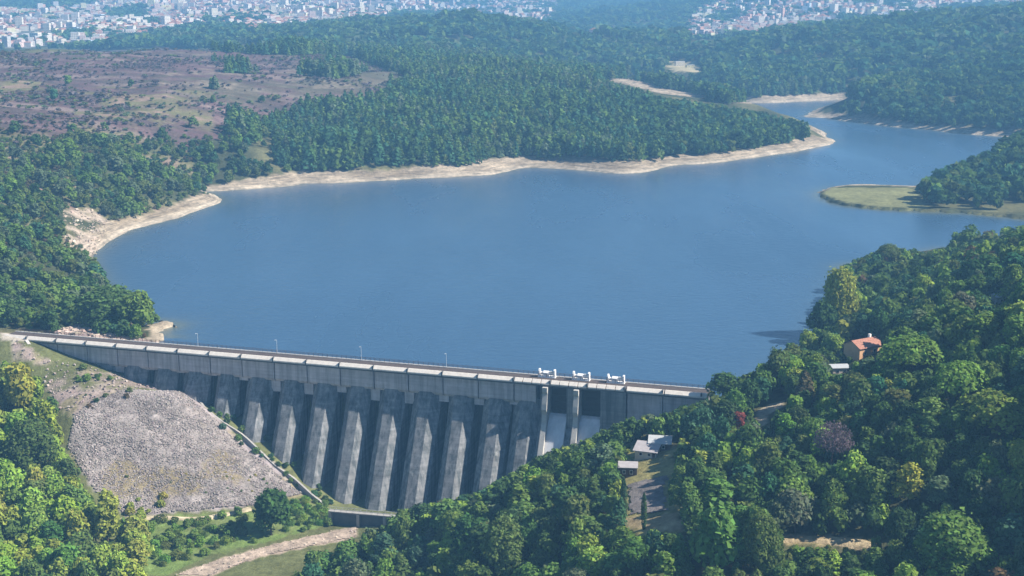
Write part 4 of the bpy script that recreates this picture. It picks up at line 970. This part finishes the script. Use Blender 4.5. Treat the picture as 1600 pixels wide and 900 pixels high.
bushes([(130, 600), (230, 612), (220, 630), (125, 650)], 7, 1.0, 2.4, [('olive green', 3), ('russet', 2), ('dark green', 2)], [('bush', 1)], 'bench')
bushes([(200, 770), (240, 760), (280, 800), (200, 806)], 7, 1.2, 2.6, [('yellow-green', 3), ('golden', 2)], [('bush', 1)], 'rockfill')
bushes([(190, 740), (440, 745), (470, 775), (270, 800)], 22, .6, 1.3, [('olive green', 3), ('golden', 2)], [('bush', 1)], 'rockfill')
bushes([(310, 640), (400, 712), (480, 775), (520, 792), (500, 760), (420, 690), (330, 635)], 34, 1.2, 2.6, [('dark green', 3), ('mid green', 3), ('blue-green', 2)], [('bush', 1)], 'dam foot')
bushes([(1240, 856), (1350, 860), (1352, 880), (1240, 876)], 12, 1.0, 2.2, [('golden', 3), ('olive green', 3), ('yellow-green', 2)], [('bush', 1)], 'path')
bushes([(960, 690), (985, 692), (985, 745), (955, 800)], 9, 1.2, 2.4, [('yellow-green', 2), ('olive green', 3), ('mid green', 2)], [('bush', 1)], 'huts')

# the largest in the picture become things; the rest of the woods is one mass
def pix(p):
    px, py, d = proj(p['x'], p['y'], p['z'] + .6 * p['H']); return px, py, p['H'] * p['R'] * (F / d) ** 2, d
def inframe(p):
    px, py, a, d = pix(p); s = F / d
    return -p['R'] * s * .5 < px < 1600 + p['R'] * s * .5 and py - .4 * p['H'] * s < 890 and py > -5
broad_n = sum(1 for p in PLANTS if KIND_NAME[p['kind']][0] == 'broadleaf_tree')
lim = {'broadleaf_tree': 297 - broad_n, 'conifer_tree': 60, 'bush': 150, 'reed_clump': 90}
for p in sorted(NEAR, key=lambda p: -pix(p)[2]):
    nm = KIND_NAME[p['kind']][0]
    if inframe(p) and lim.get(nm, 0) > 0: lim[nm] -= 1; PLANTS.append(dict(p, label=None, group=None, idx=None))
    else: WOODS.append((p['kind'], p['x'], p['y'], p['z'], p['H'], p['R'], TONES[p['tone']]))

# labels for the crowd of individual plants
MARKS = [(895, 690, 'the spillway'), (1005, 715, 'the huts'), (990, 790, 'the cypresses'), (1348, 545, 'the ochre house'), (1152, 655, 'the red tree'), (1425, 560, 'the widest umbrella pine'), (1556, 640, 'the lowest umbrella pine'), (1292, 842, 'the dirt path'),
         (1202, 645, 'the pale track cut'), (565, 805, 'the footbridge'), (430, 855, 'the stream bed'), (1110, 612, 'the dam\'s right end'), (30, 530, 'the dam\'s left end'), (250, 700, 'the rockfill slope'), (1322, 462, 'the big yellow-green tree'), (1560, 467, 'the white shed'),
         (1298, 695, 'the bare mauve tree'), (240, 340, 'the sandy left shore'), (262, 510, 'the sandy spit by the dam'), (130, 365, 'the rocky bank'), (700, 850, 'the bottom edge\'s middle'), (60, 880, 'the bottom left corner'), (1540, 880, 'the bottom right corner'), (1580, 350, 'the right slope\'s skyline'),
         (1118, 850, 'the big bottom-edge tree'), (54, 690, 'the big round tree'), (190, 215, 'the small pale track'), (30, 400, 'the far left edge'), (168, 820, 'the tall yellow-green tree'), (370, 220, 'the wooded gully')]
def size_word(p):
    h = p['H']
    if p['kind'] in ('bush', 'reed'): return 'low' if h < 1.7 else 'tall' if h > 2.6 else ''
    return 'small' if h < 7.5 else 'tall' if h > 13 else ''
def auto_labels(items, info, marks=None):
    marks = marks or MARKS
    """info(item) -> (first words, px, py); makes every label single out one thing"""
    groups = {}
    for it in items:
        first, px, py = info(it)
        m = min(marks, key=lambda q: (q[0] - px) ** 2 + (q[1] - py) ** 2); dx, dy = px - m[0], py - m[1]; dist = math.hypot(dx, dy)
        if abs(dx) > 1.4 * abs(dy): dr = 'left of' if dx < 0 else 'right of'
        elif abs(dy) > 1.4 * abs(dx): dr = 'above' if dy < 0 else 'below'
        else: dr = ('above and ' if dy < 0 else 'below and ') + ('left of' if dx < 0 else 'right of')
        far = 'just ' if dist < 42 else 'well ' if dist > 95 else ''
        groups.setdefault(f'{first} {far}{dr} {m[2]}', []).append((px, py, it))
    ords = ['leftmost', 'second from left', 'third from left', 'fourth from left', 'fifth from left', 'sixth from left', 'seventh from left', 'eighth from left', 'ninth from left']
    nums = ['', '', 'two', 'three', 'four', 'five', 'six', 'seven', 'eight', 'nine']
    for k, v in groups.items():
        v.sort(key=lambda t: t[0])
        for i, (_, _, it) in enumerate(v):
            n = len(v)
            if n == 1: it['label'] = k
            elif n == 2: it['label'] = k + (', left of two' if i == 0 else ', right of two')
            elif n < 10: it['label'] = k + f', {ords[i] if i < n - 1 else "rightmost"} of {nums[n]}'
            else: it['label'] = k
            if len(it['label'].split()) > 16: it['label'] = it['label'].replace(' and ', '-').replace('just ', '').replace('well ', '')
            if len(it['label'].split()) > 16: it['label'] = it['label'].replace(' of two', '').replace(' one', '')
            if len(it['label'].split()) > 16: it['label'] = it['label'].replace('the ', '')

def info(p):
    px, py, _, _ = pix(p); kn = KIND_NAME[p['kind']][1]
    w = size_word(p); tall = 'narrow ' if p['kind'] == 'tall' else ''
    return f"{w + ' ' if w else ''}{tall}{p['tone']} {kn}", px, py
auto_labels([p for p in PLANTS if not p['label']], info)
GNAME = {'broadleaf_tree': 'broadleaf trees round the dam', 'conifer_tree': 'conifers among the broadleaf trees', 'bush': 'bushes on the open ground by the dam', 'reed_clump': 'reeds along the stream', 'cypress_tree': 'pair of cypresses by the car park', 'umbrella_pine': 'umbrella pines on the right slope'}
cnt = {}
for p in PLANTS:
    nm, kn, cat = KIND_NAME[p['kind']]
    lst = PROTO[p['kind']]; cnt[p['kind']] = cnt.get(p['kind'], 0) + 1
    H, Rr, crown, tr = lst[int(rng.integers(len(lst)))]
    t = empty(nm, (p['x'], p['y'], p['z'] + .0), rng.uniform(0, 6.283)); t.scale = (p['R'] / Rr * rng.uniform(.88, 1.12), p['R'] / Rr * rng.uniform(.88, 1.12), p['H'] / H)
    if tr: t.rotation_euler = (rng.normal(0, .06), rng.normal(0, .06), t.rotation_euler[2])
    tag(t, p['label'], cat, GNAME.get(nm))
    c = link_mesh('crown' if tr else 'leaves', crown, t); c.color = (*[v * rng.uniform(.88, 1.14) for v in TONES[p['tone']]], 1)
    if tr: link_mesh('trunk', tr, t)

# ------------------------------------------------------------------ woods too dense to count
def low_protos(kind):
    out = []
    for i in range(5):
        r = np.random.default_rng(300 + i + {'b': 0, 'c': 20, 'd': 40, 'f': 60}[kind])
        if kind == 'b': q = blob_crown(r, 300, 10, 4.4, base=.1, nb=7, size=1.25)
        elif kind == 'd': q = blob_crown(r, 90, 10, 4.4, base=.15, nb=5, size=2.2)
        elif kind == 'c': q = cone_crown(r, 80, 12, 3.3, base=.12, size=1.8, power=.42 + .08 * i, layers=6)
        else: q = blob_crown(r, 26, 10, 5.0, base=.3, nb=3, size=4.2)
        n = len(q); t = shades(n, r, .82, 1.18, .04)
        out.append((10.0 if kind != 'c' else 12.0, 4.4 if kind in 'bd' else 3.2 if kind == 'c' else 5.0, q, t))
    return out
LOW = {k: low_protos(k) for k in 'bcdf'}
def wood_mass(name, items, style):
    X, Y, Z, H, Rr = [np.array([t[i] for t in items], float) for i in range(1, 6)]; T = np.array([t[6] for t in items], float)
    T = T * rng.uniform(.80, 1.18, (len(T), 1)) * (1 + rng.uniform(-.04, .04, T.shape))
    pid = rng.integers(5, size=len(X)); V = []; C = []
    for i in range(5):
        k = pid == i
        if not k.any(): continue
        h0, r0, q, t = LOW[style][i]; a = rng.uniform(0, 6.283, k.sum()); ca, sa = np.cos(a)[:, None, None], np.sin(a)[:, None, None]
        sx = (Rr[k] / r0)[:, None, None]; sz = (H[k] / h0)[:, None, None]
        x = (q[None, ..., 0] * ca - q[None, ..., 1] * sa) * sx + X[k][:, None, None]; y = (q[None, ..., 0] * sa + q[None, ..., 1] * ca) * sx + Y[k][:, None, None]; z = q[None, ..., 2] * sz + Z[k][:, None, None]
        V.append(np.stack([x, y, z], -1).reshape(-1, 4, 3)); C.append((T[k][:, None] * t[None]).reshape(-1, 3))
    return tag(link_mesh(name, quads_mesh(name, np.concatenate(V), np.concatenate(C))), kind='stuff')
wood_mass('woodland', WOODS, 'b')

def far_wood(y0, y1, step, keep, hm, ratio, tones, clear=True, xr=.56, gap=.24):
    X, Y = cand(-xr * y1, xr * y1, y0, y1, step)
    Z = gh(X, Y); px, py, d = proj(X, Y, Z); m_ = (px > -420) & (px < 2020) & (py < 420)
    X, Y, Z, px, py = X[m_], Y[m_], Z[m_], px[m_], py[m_]
    k = keep(X, Y, Z, px, py) & (fbm(X / 38, Y / 38, 151, 4) < gap + .12 * rng.random(len(X))); X, Y, Z = X[k], Y[k], Z[k]
    n = len(X); H = rng.uniform(*hm, n) * (1 + .45 * fbm(X / 45, Y / 45, 93, 4)) * np.where(rng.random(n) < .08, 1.2, 1); Rr = H * rng.uniform(*ratio, n)
    if clear:
        g = ~blocks(X, Y, Z, H, Rr, .3); X, Y, Z, H, Rr = X[g], Y[g], Z[g], H[g], Rr[g]; n = len(X)
    names = [t[0] for t in tones]; w = np.array([t[1] for t in tones]); w = w / w.sum()
    # tones drift over the hills
    v = np.clip(.5 + .5 * fbm(X / 110, Y / 110, 97, 3) + rng.normal(0, .30, n), 0, .999); cw = np.cumsum(w); ti = np.searchsorted(cw, v)
    T = np.array([TONES[a] for a in names])[np.clip(ti, 0, len(names) - 1)]
    return [('x', X[i], Y[i], Z[i], H[i], Rr[i], T[i]) for i in range(n)]
land = lambda X, Y: lake_d(X, Y)
def not_heath(X, Y, px, py): return ~inpoly(px, py, P_HEATH) | (fbm(X / 45, Y / 45, 99, 4) > .42)
def openish(px, py): 
    o = np.zeros(px.shape, bool)
    for p in (P_CITYL, P_CITYR, P_CITYM, P_STRIP, P_CITYF): o |= inpoly(px, py, p)
    return o
CON = [('dark green', 2), ('blue-green', 3), ('deep green', 4), ('mid green', 3), ('olive green', .7), ('grey-green', 2)]
# pine forest on the peninsula
pen = lambda X, Y, Z, px, py: (land(X, Y) > 17 + 8 * fbm(X / 30, Y / 30, 161, 3)) & (px > 330) & (px < 1320) & (py < 285) & not_heath(X, Y, px, py) & ~((px < 430) & (py > 215))
wood_mass('pine_forest', far_wood(960, 1900, 5.0, pen, (8, 15), (.22, .36), CON, gap=.34), 'c')
rt = lambda X, Y, Z, px, py: (land(X, Y) > 9) & (px > 1000) & ~((px > 1260) & (py > 290) & (px < 1440)) & ~inpoly(px, py, P_SPIT)
wood_mass('far_shore_wood', far_wood(900, 1720, 7.0, rt, (8, 14), (.36, .5), [('deep green', 3), ('blue-green', 3), ('dark green', 3), ('mid green', 3), ('olive green', 1)]), 'd')
mid = lambda X, Y, Z, px, py: (land(X, Y) > 25) & ~openish(px, py) & ~((px < 1040) & (Y < 1900) & (px > 330)) & (inpoly(px, py, P_HEATH) == False) & ((px > 330) | (Y > 1900))
wood_mass('hill_wood', far_wood(1700, 2900, 10.0, mid, (8, 14), (.45, .62), [('deep green', 3), ('blue-green', 3), ('mid green', 3), ('dark green', 2), ('grey-green', 1.5)]), 'f')
heath = lambda X, Y, Z, px, py: (land(X, Y) > 10) & inpoly(px, py, P_HEATH) & (fbm(X / 60, Y / 60, 101, 4) > .06 - .4 * (rng.random(len(X)) < .25))
wood_mass('heath_scrub', far_wood(750, 2200, 5.5, heath, (.6, 2.4), (.8, 1.3), [('grey-green', 2.5), ('olive green', 2), ('russet', 2.5), ('mauve-grey', 7)], False, gap=.6), 'f')
def townwood(X, Y, Z, px, py):
    w = np.zeros(px.shape, bool)
    for p in P_WOODL: w |= inpoly(px, py, p)
    o = openish(px, py)
    return (w | ~o | (fbm(X / 120, Y / 120, 103, 3) > .12)) 
wood_mass('distant_wood', far_wood(2500, 6500, 19.0, townwood, (7, 12), (.6, .9), [('deep green', 3), ('blue-green', 3), ('mid green', 3)], False), 'f')
# ------------------------------------------------------------------ the towns beyond the woods
def facade(name):
    """painted wall with rows of dark windows worked into the material"""
    m, nt, out = new_mat(name)
    oi = N(nt, 'ShaderNodeObjectInfo'); at = N(nt, 'ShaderNodeAttribute', attribute_name='tint'); tc = N(nt, 'ShaderNodeTexCoord')
    mx = N(nt, 'ShaderNodeMix', data_type='RGBA', blend_type='MULTIPLY'); mx.inputs[0].default_value = 1
    L(nt, oi.outputs['Color'], mx.inputs[6]); L(nt, at.outputs['Color'], mx.inputs[7])
    sp = N(nt, 'ShaderNodeSeparateXYZ'); L(nt, tc.outputs['Object'], sp.inputs[0])
    ad = N(nt, 'ShaderNodeMath', operation='ADD'); L(nt, sp.outputs[0], ad.inputs[0]); L(nt, sp.outputs[1], ad.inputs[1])
    cb = N(nt, 'ShaderNodeCombineXYZ'); L(nt, ad.outputs[0], cb.inputs[0]); L(nt, sp.outputs[2], cb.inputs[1])
    br = N(nt, 'ShaderNodeTexBrick', offset=0.0, squash=1.0); br.inputs['Scale'].default_value = 1.0; br.inputs['Mortar Size'].default_value = 0.75; br.inputs['Mortar Smooth'].default_value = 0.0
    br.inputs['Brick Width'].default_value = 2.9; br.inputs['Row Height'].default_value = 3.0; br.inputs['Color1'].default_value = br.inputs['Color2'].default_value = (0.12, 0.13, 0.15, 1); br.inputs['Mortar'].default_value = (1, 1, 1, 1)
    L(nt, cb.outputs[0], br.inputs['Vector'])
    m2 = N(nt, 'ShaderNodeMix', data_type='RGBA', blend_type='MULTIPLY'); m2.inputs[0].default_value = 1
    L(nt, mx.outputs[2], m2.inputs[6]); L(nt, br.outputs['Color'], m2.inputs[7])
    b = N(nt, 'ShaderNodeBsdfDiffuse'); L(nt, m2.outputs[2], b.inputs[0]); L(nt, b.outputs[0], out.inputs[0])
    return m
FACADE = facade('painted_facade')
R_TILE = surf('town_clay_tiles', (0.34, 0.16, 0.11), 0.9, .25, .5, 0)
R_GREY = surf('town_flat_roof', (0.40, 0.39, 0.38), 0.9, .2, .3, 0)
def bld_geo(kind, w, d, h):
    a, b = w / 2, d / 2
    v = [(-a, -b, -5), (a, -b, -5), (a, b, -5), (-a, b, -5), (-a, -b, h), (a, -b, h), (a, b, h), (-a, b, h)]
    f = [(0, 1, 5, 4), (1, 2, 6, 5), (2, 3, 7, 6), (3, 0, 4, 7)]; mi = [0, 0, 0, 0]
    if kind == 'flat': f += [(4, 5, 6, 7)]; mi += [2]
    elif kind == 'hip':
        k = min(a, b); v += [(-(a - k), 0, h + k * .55), (a - k, 0, h + k * .55)] if a > b + .1 else [(0, 0, h + k * .55)]
        if a > b + .1: f += [(4, 5, 9, 8), (6, 7, 8, 9), (5, 6, 9), (7, 4, 8)]; mi += [1] * 4
        else: f += [(4, 5, 8), (5, 6, 8), (6, 7, 8), (7, 4, 8)]; mi += [1] * 4
    else:
        v += [(-a, 0, h + b * .6), (a, 0, h + b * .6)]; f += [(4, 5, 9, 8), (6, 7, 8, 9), (5, 6, 9), (7, 4, 8)]; mi += [1, 1, 0, 0]
    return v, f, mi
BTYPES = [('gable', 11, 9, 6.5, 'red-roofed house'), ('hip', 12, 12, 9.5, 'square red-roofed block'), ('hip', 17, 11, 9.5, 'long red-roofed block'), ('flat', 13, 11, 13, 'flat roofed block'), ('flat', 25, 12, 12.5, 'long flat block'),
          ('flat', 14, 14, 24, 'tall flat block'), ('flat', 17, 11, 5.5, 'low flat building')]
BW = [3, 4, 2, 5, 1.4, .5, 1.6]
BMESH = []
for k, w_, d_, h_, lab in BTYPES:
    v, f, mi = bld_geo(k, w_, d_, h_); me = bpy.data.meshes.new('town_house'); me.from_pydata(v, [], f)
    for m_ in (FACADE, R_TILE, R_GREY): me.materials.append(m_)
    me.polygons.foreach_set('material_index', mi)
    a = me.attributes.new('tint', 'FLOAT_COLOR', 'FACE'); a.data.foreach_set('color', np.ones(len(f) * 4, np.float32)); me.update(); BMESH.append(me)
PAINT = {'white': (.82, .75, .66), 'cream': (.82, .74, .60), 'pale pink': (.80, .62, .56), 'pale yellow': (.82, .76, .48), 'light grey': (.60, .57, .54), 'salmon': (.72, .45, .36), 'pale blue': (.58, .66, .74)}
PW = [5, 4, 2.4, 1.2, 1.6, 1.6, .4]
def sees(X, Y, Zt, pad=7.0):
    """nothing of the ground (with its trees) between the camera and this point"""
    ok = np.ones(len(X), bool)
    for t in np.linspace(.35, .985, 60): 
        pd = pad if t < .96 else 0
        ok &= HC + (Zt - HC) * t > gh(X * t, Y * t) + pd
    return ok
X, Y = cand(-.43 * 6200, .43 * 6200, 2480, 6200, 14.5)
Z = gh(X, Y); px, py, d = proj(X, Y, Z)
def inany(px, py, ps):
    o = np.zeros(px.shape, bool)
    for p in ps: o |= inpoly(px, py, p)
    return o
k = inany(px, py, [P_CITYL, P_CITYR, P_CITYM, P_STRIP, P_CITYF]) & ~inany(px, py, P_WOODL) & (fbm(X / 130, Y / 130, 111, 3) < .30) & (rng.random(len(X)) < np.where(px > 1000, .6, np.where(px > 600, .4, .82))) & (px > -60) & (px < 1660)
X, Y, Z, px, py, d = X[k], Y[k], Z[k], px[k], py[k], d[k]
k = sees(X, Y, Z + 6); X, Y, Z, px, py, d = X[k], Y[k], Z[k], px[k], py[k], d[k]
BT = rng.choice(len(BTYPES), len(X), p=np.array(BW) / sum(BW)); PC = rng.choice(len(PAINT), len(X), p=np.array(PW) / sum(PW))
ROT = fbm(X / 300, Y / 300, 121, 2) * 2.2 + rng.normal(0, .12, len(X)) + (rng.random(len(X)) < .3) * 1.57
SC = rng.uniform(.62, 1.05, len(X))
TOWN = []
# picked-out buildings of the towns
def pick(px, py, D, bt, paint, label, sc=1.0, rot=.2):
    x, y, z = at_d(px, py, D); z = float(gh(x, y)); TOWN.append(dict(x=float(x), y=float(y), z=z, bt=bt, paint=paint, label=label, sc=sc, rot=rot))
for a in [(237, 17, 3700, 5, 'pale yellow', 'tall pale yellow apartment block standing above the left town', 1.2, .1), (204, 60, 2680, 3, 'white', 'large white block at the wood\'s edge, in front of the left town', 1.25, .3),
          (56, 60, 2700, 3, 'white', 'bright white block in the left town\'s front rows', 1.3, -.2), (118, 32, 3150, 5, 'white', 'tall white tower at the left town\'s middle', 1.1, .1), (102, 30, 3170, 5, 'light grey', 'tall grey tower beside the white tower in the left town', 1.05, .1),
          (1062, 103, 2080, 4, 'cream', 'long cream building on the pale clearing beyond the lake', .55, .15), (1078, 110, 2040, 6, 'pale yellow', 'low pale yellow building right of the clearing\'s long cream one', .7, .1), (1054, 92, 2150, 3, 'light grey', 'light grey block behind the clearing\'s long cream building', .7, .2)]: pick(*a)
o_ = np.argsort(d - 300 * (BT == 5)); keepn = 292
inside = [i for i in o_ if 2 < px[i] < 1598 and 3 < py[i]]
seen = inside[:keepn]; ss = set(seen)
for i in seen: TOWN.append(dict(x=float(X[i]), y=float(Y[i]), z=float(Z[i]), bt=int(BT[i]), paint=list(PAINT)[PC[i]], label=None, sc=float(SC[i]), rot=float(ROT[i])))
TMARKS = [(60, 78, 'the heath\'s left end'), (130, 72, 'the heath\'s top edge'), (204, 58, 'the large white block'), (56, 55, 'the bright white block'), (110, 30, 'the two towers'), (237, 12, 'the yellow tower block'), (0, 50, 'the left edge'), (330, 42, 'the wooded hill\'s left shoulder'),
          (400, 52, 'the wooded hill\'s foot'), (470, 45, 'the wooded hill\'s middle'), (560, 35, 'the wooded hill\'s crest'), (290, 20, 'the left town\'s middle'), (20, 25, 'the top left wood'), (900, 55, 'the valley road'), (970, 66, 'the valley road\'s right end'), (1065, 100, 'the pale clearing'),
          (1110, 78, 'the right ridge\'s left foot'), (1165, 63, 'the right ridge\'s left shoulder'), (1240, 50, 'the right ridge\'s crest'), (1340, 42, 'the right ridge\'s top'), (1100, 40, 'the blue hill'), (1180, 35, 'the right town\'s middle'), (1420, 20, 'the top right town'), (1520, 5, 'the top right corner')]
def tinfo(b):
    px, py, _ = proj(b['x'], b['y'], b['z'] + 5); return f"{b['paint']} {BTYPES[b['bt']][4]}", float(px), float(py)
auto_labels([b for b in TOWN if not b['label']], tinfo, TMARKS)
for b in TOWN:
    o = link_mesh('town_house' if b['bt'] < 3 else 'town_block', BMESH[b['bt']]); o.location = (b['x'], b['y'], b['z']); o.rotation_euler = (0, 0, b['rot']); o.scale = (b['sc'],) * 3
    o.color = (*PAINT[b['paint']], 1); tag(o, b['label'], 'house' if b['bt'] < 3 else 'building', 'houses of the far towns' if b['bt'] < 3 else 'blocks of the far towns')
# the rest of the towns: past counting
VV = []; FF = []; MI = []; TT = []; nv = 0
pl_ = list(PAINT.values())
for i in range(len(X)):
    if i in ss: continue
    kk, w_, d_, h_, _l = BTYPES[BT[i]]; v, f, mi = bld_geo(kk, w_ * SC[i], d_ * SC[i], h_ * SC[i]); c, s_ = math.cos(ROT[i]), math.sin(ROT[i])
    VV += [(x * c - y * s_ + X[i], x * s_ + y * c + Y[i], z + Z[i]) for x, y, z in v]; FF += [tuple(q + nv for q in g) for g in f]; MI += mi; TT += [(*pl_[PC[i]], 1)] * len(f); nv += len(v)
me = bpy.data.meshes.new('distant_town'); me.from_pydata(VV, [], FF)
for m_ in (FACADE, R_TILE, R_GREY): me.materials.append(m_)
me.polygons.foreach_set('material_index', MI); a = me.attributes.new('tint', 'FLOAT_COLOR', 'FACE'); a.data.foreach_set('color', np.array(TT, np.float32).ravel()); me.update()
tag(link_mesh('distant_town', me), kind='stuff')
print('TOWN', len(TOWN), len(X), 'PLANTS', len(PLANTS), 'WOODS', len(WOODS))
# ------------------------------------------------------------------ air, sky, sun, camera
hz, nt, out = new_mat('haze_air')
pv = N(nt, 'ShaderNodeVolumePrincipled'); pv.inputs['Color'].default_value = (0.24, 0.57, 1.0, 1); pv.inputs['Density'].default_value = 0.00024; pv.inputs['Anisotropy'].default_value = 0.0
L(nt, pv.outputs[0], out.inputs['Volume'])
b = MB(); b.box((-14000, -300, float(gz.min()) - 1), (14000, 16400, max(HC + 12, float(gz.max()) + 30)))
tag(b.build('haze', hz), kind='stuff')

SUN_AZ, SUN_EL = R(-8), R(42)      # azimuth from +X towards +Y
sd = Vector((math.cos(SUN_AZ) * math.cos(SUN_EL), math.sin(SUN_AZ) * math.cos(SUN_EL), math.sin(SUN_EL)))
sun = bpy.data.lights.new('sun', 'SUN'); sun.energy = 5.0; sun.angle = R(0.5); sun.color = (1.0, 0.93, 0.82)
so = bpy.data.objects.new('sun', sun); col.objects.link(so); so.rotation_euler = sd.to_track_quat('Z', 'Y').to_euler(); so.location = (0, 0, 400)
w = bpy.data.worlds.new('World'); scene.world = w; w.use_nodes = True
wn = w.node_tree; wn.nodes.clear()
sk = wn.nodes.new('ShaderNodeTexSky'); sk.sky_type = 'NISHITA'; sk.sun_disc = False
sk.sun_elevation = SUN_EL; sk.sun_rotation = math.pi / 2 - SUN_AZ; sk.air_density = 1.0; sk.dust_density = 0.1; sk.ozone_density = 4.0
bg = wn.nodes.new('ShaderNodeBackground'); bg.inputs[1].default_value = 0.058
wo = wn.nodes.new('ShaderNodeOutputWorld'); wn.links.new(sk.outputs[0], bg.inputs[0]); wn.links.new(bg.outputs[0], wo.inputs[0])

cam = bpy.data.cameras.new('camera'); cam.sensor_width = 36; cam.lens = F / 1600 * 36; cam.clip_start = 1; cam.clip_end = 40000
co = bpy.data.objects.new('camera', cam); col.objects.link(co); co.location = (0, 0, HC); co.rotation_euler = (math.pi / 2 - PITCH, 0, 0)
scene.camera = co
scene.view_settings.view_transform = 'Standard'; scene.view_settings.look = 'None'; scene.view_settings.exposure = 1.08; scene.view_settings.gamma = 1.0; scene.view_settings.use_curve_mapping = False
cy = scene.cycles
cy.use_denoising = True; cy.denoiser = 'OPENIMAGEDENOISE'; cy.max_bounces = 5; cy.diffuse_bounces = 2; cy.glossy_bounces = 2; cy.transmission_bounces = 2; cy.volume_bounces = 0; cy.transparent_max_bounces = 4
cy.sample_clamp_indirect = 4
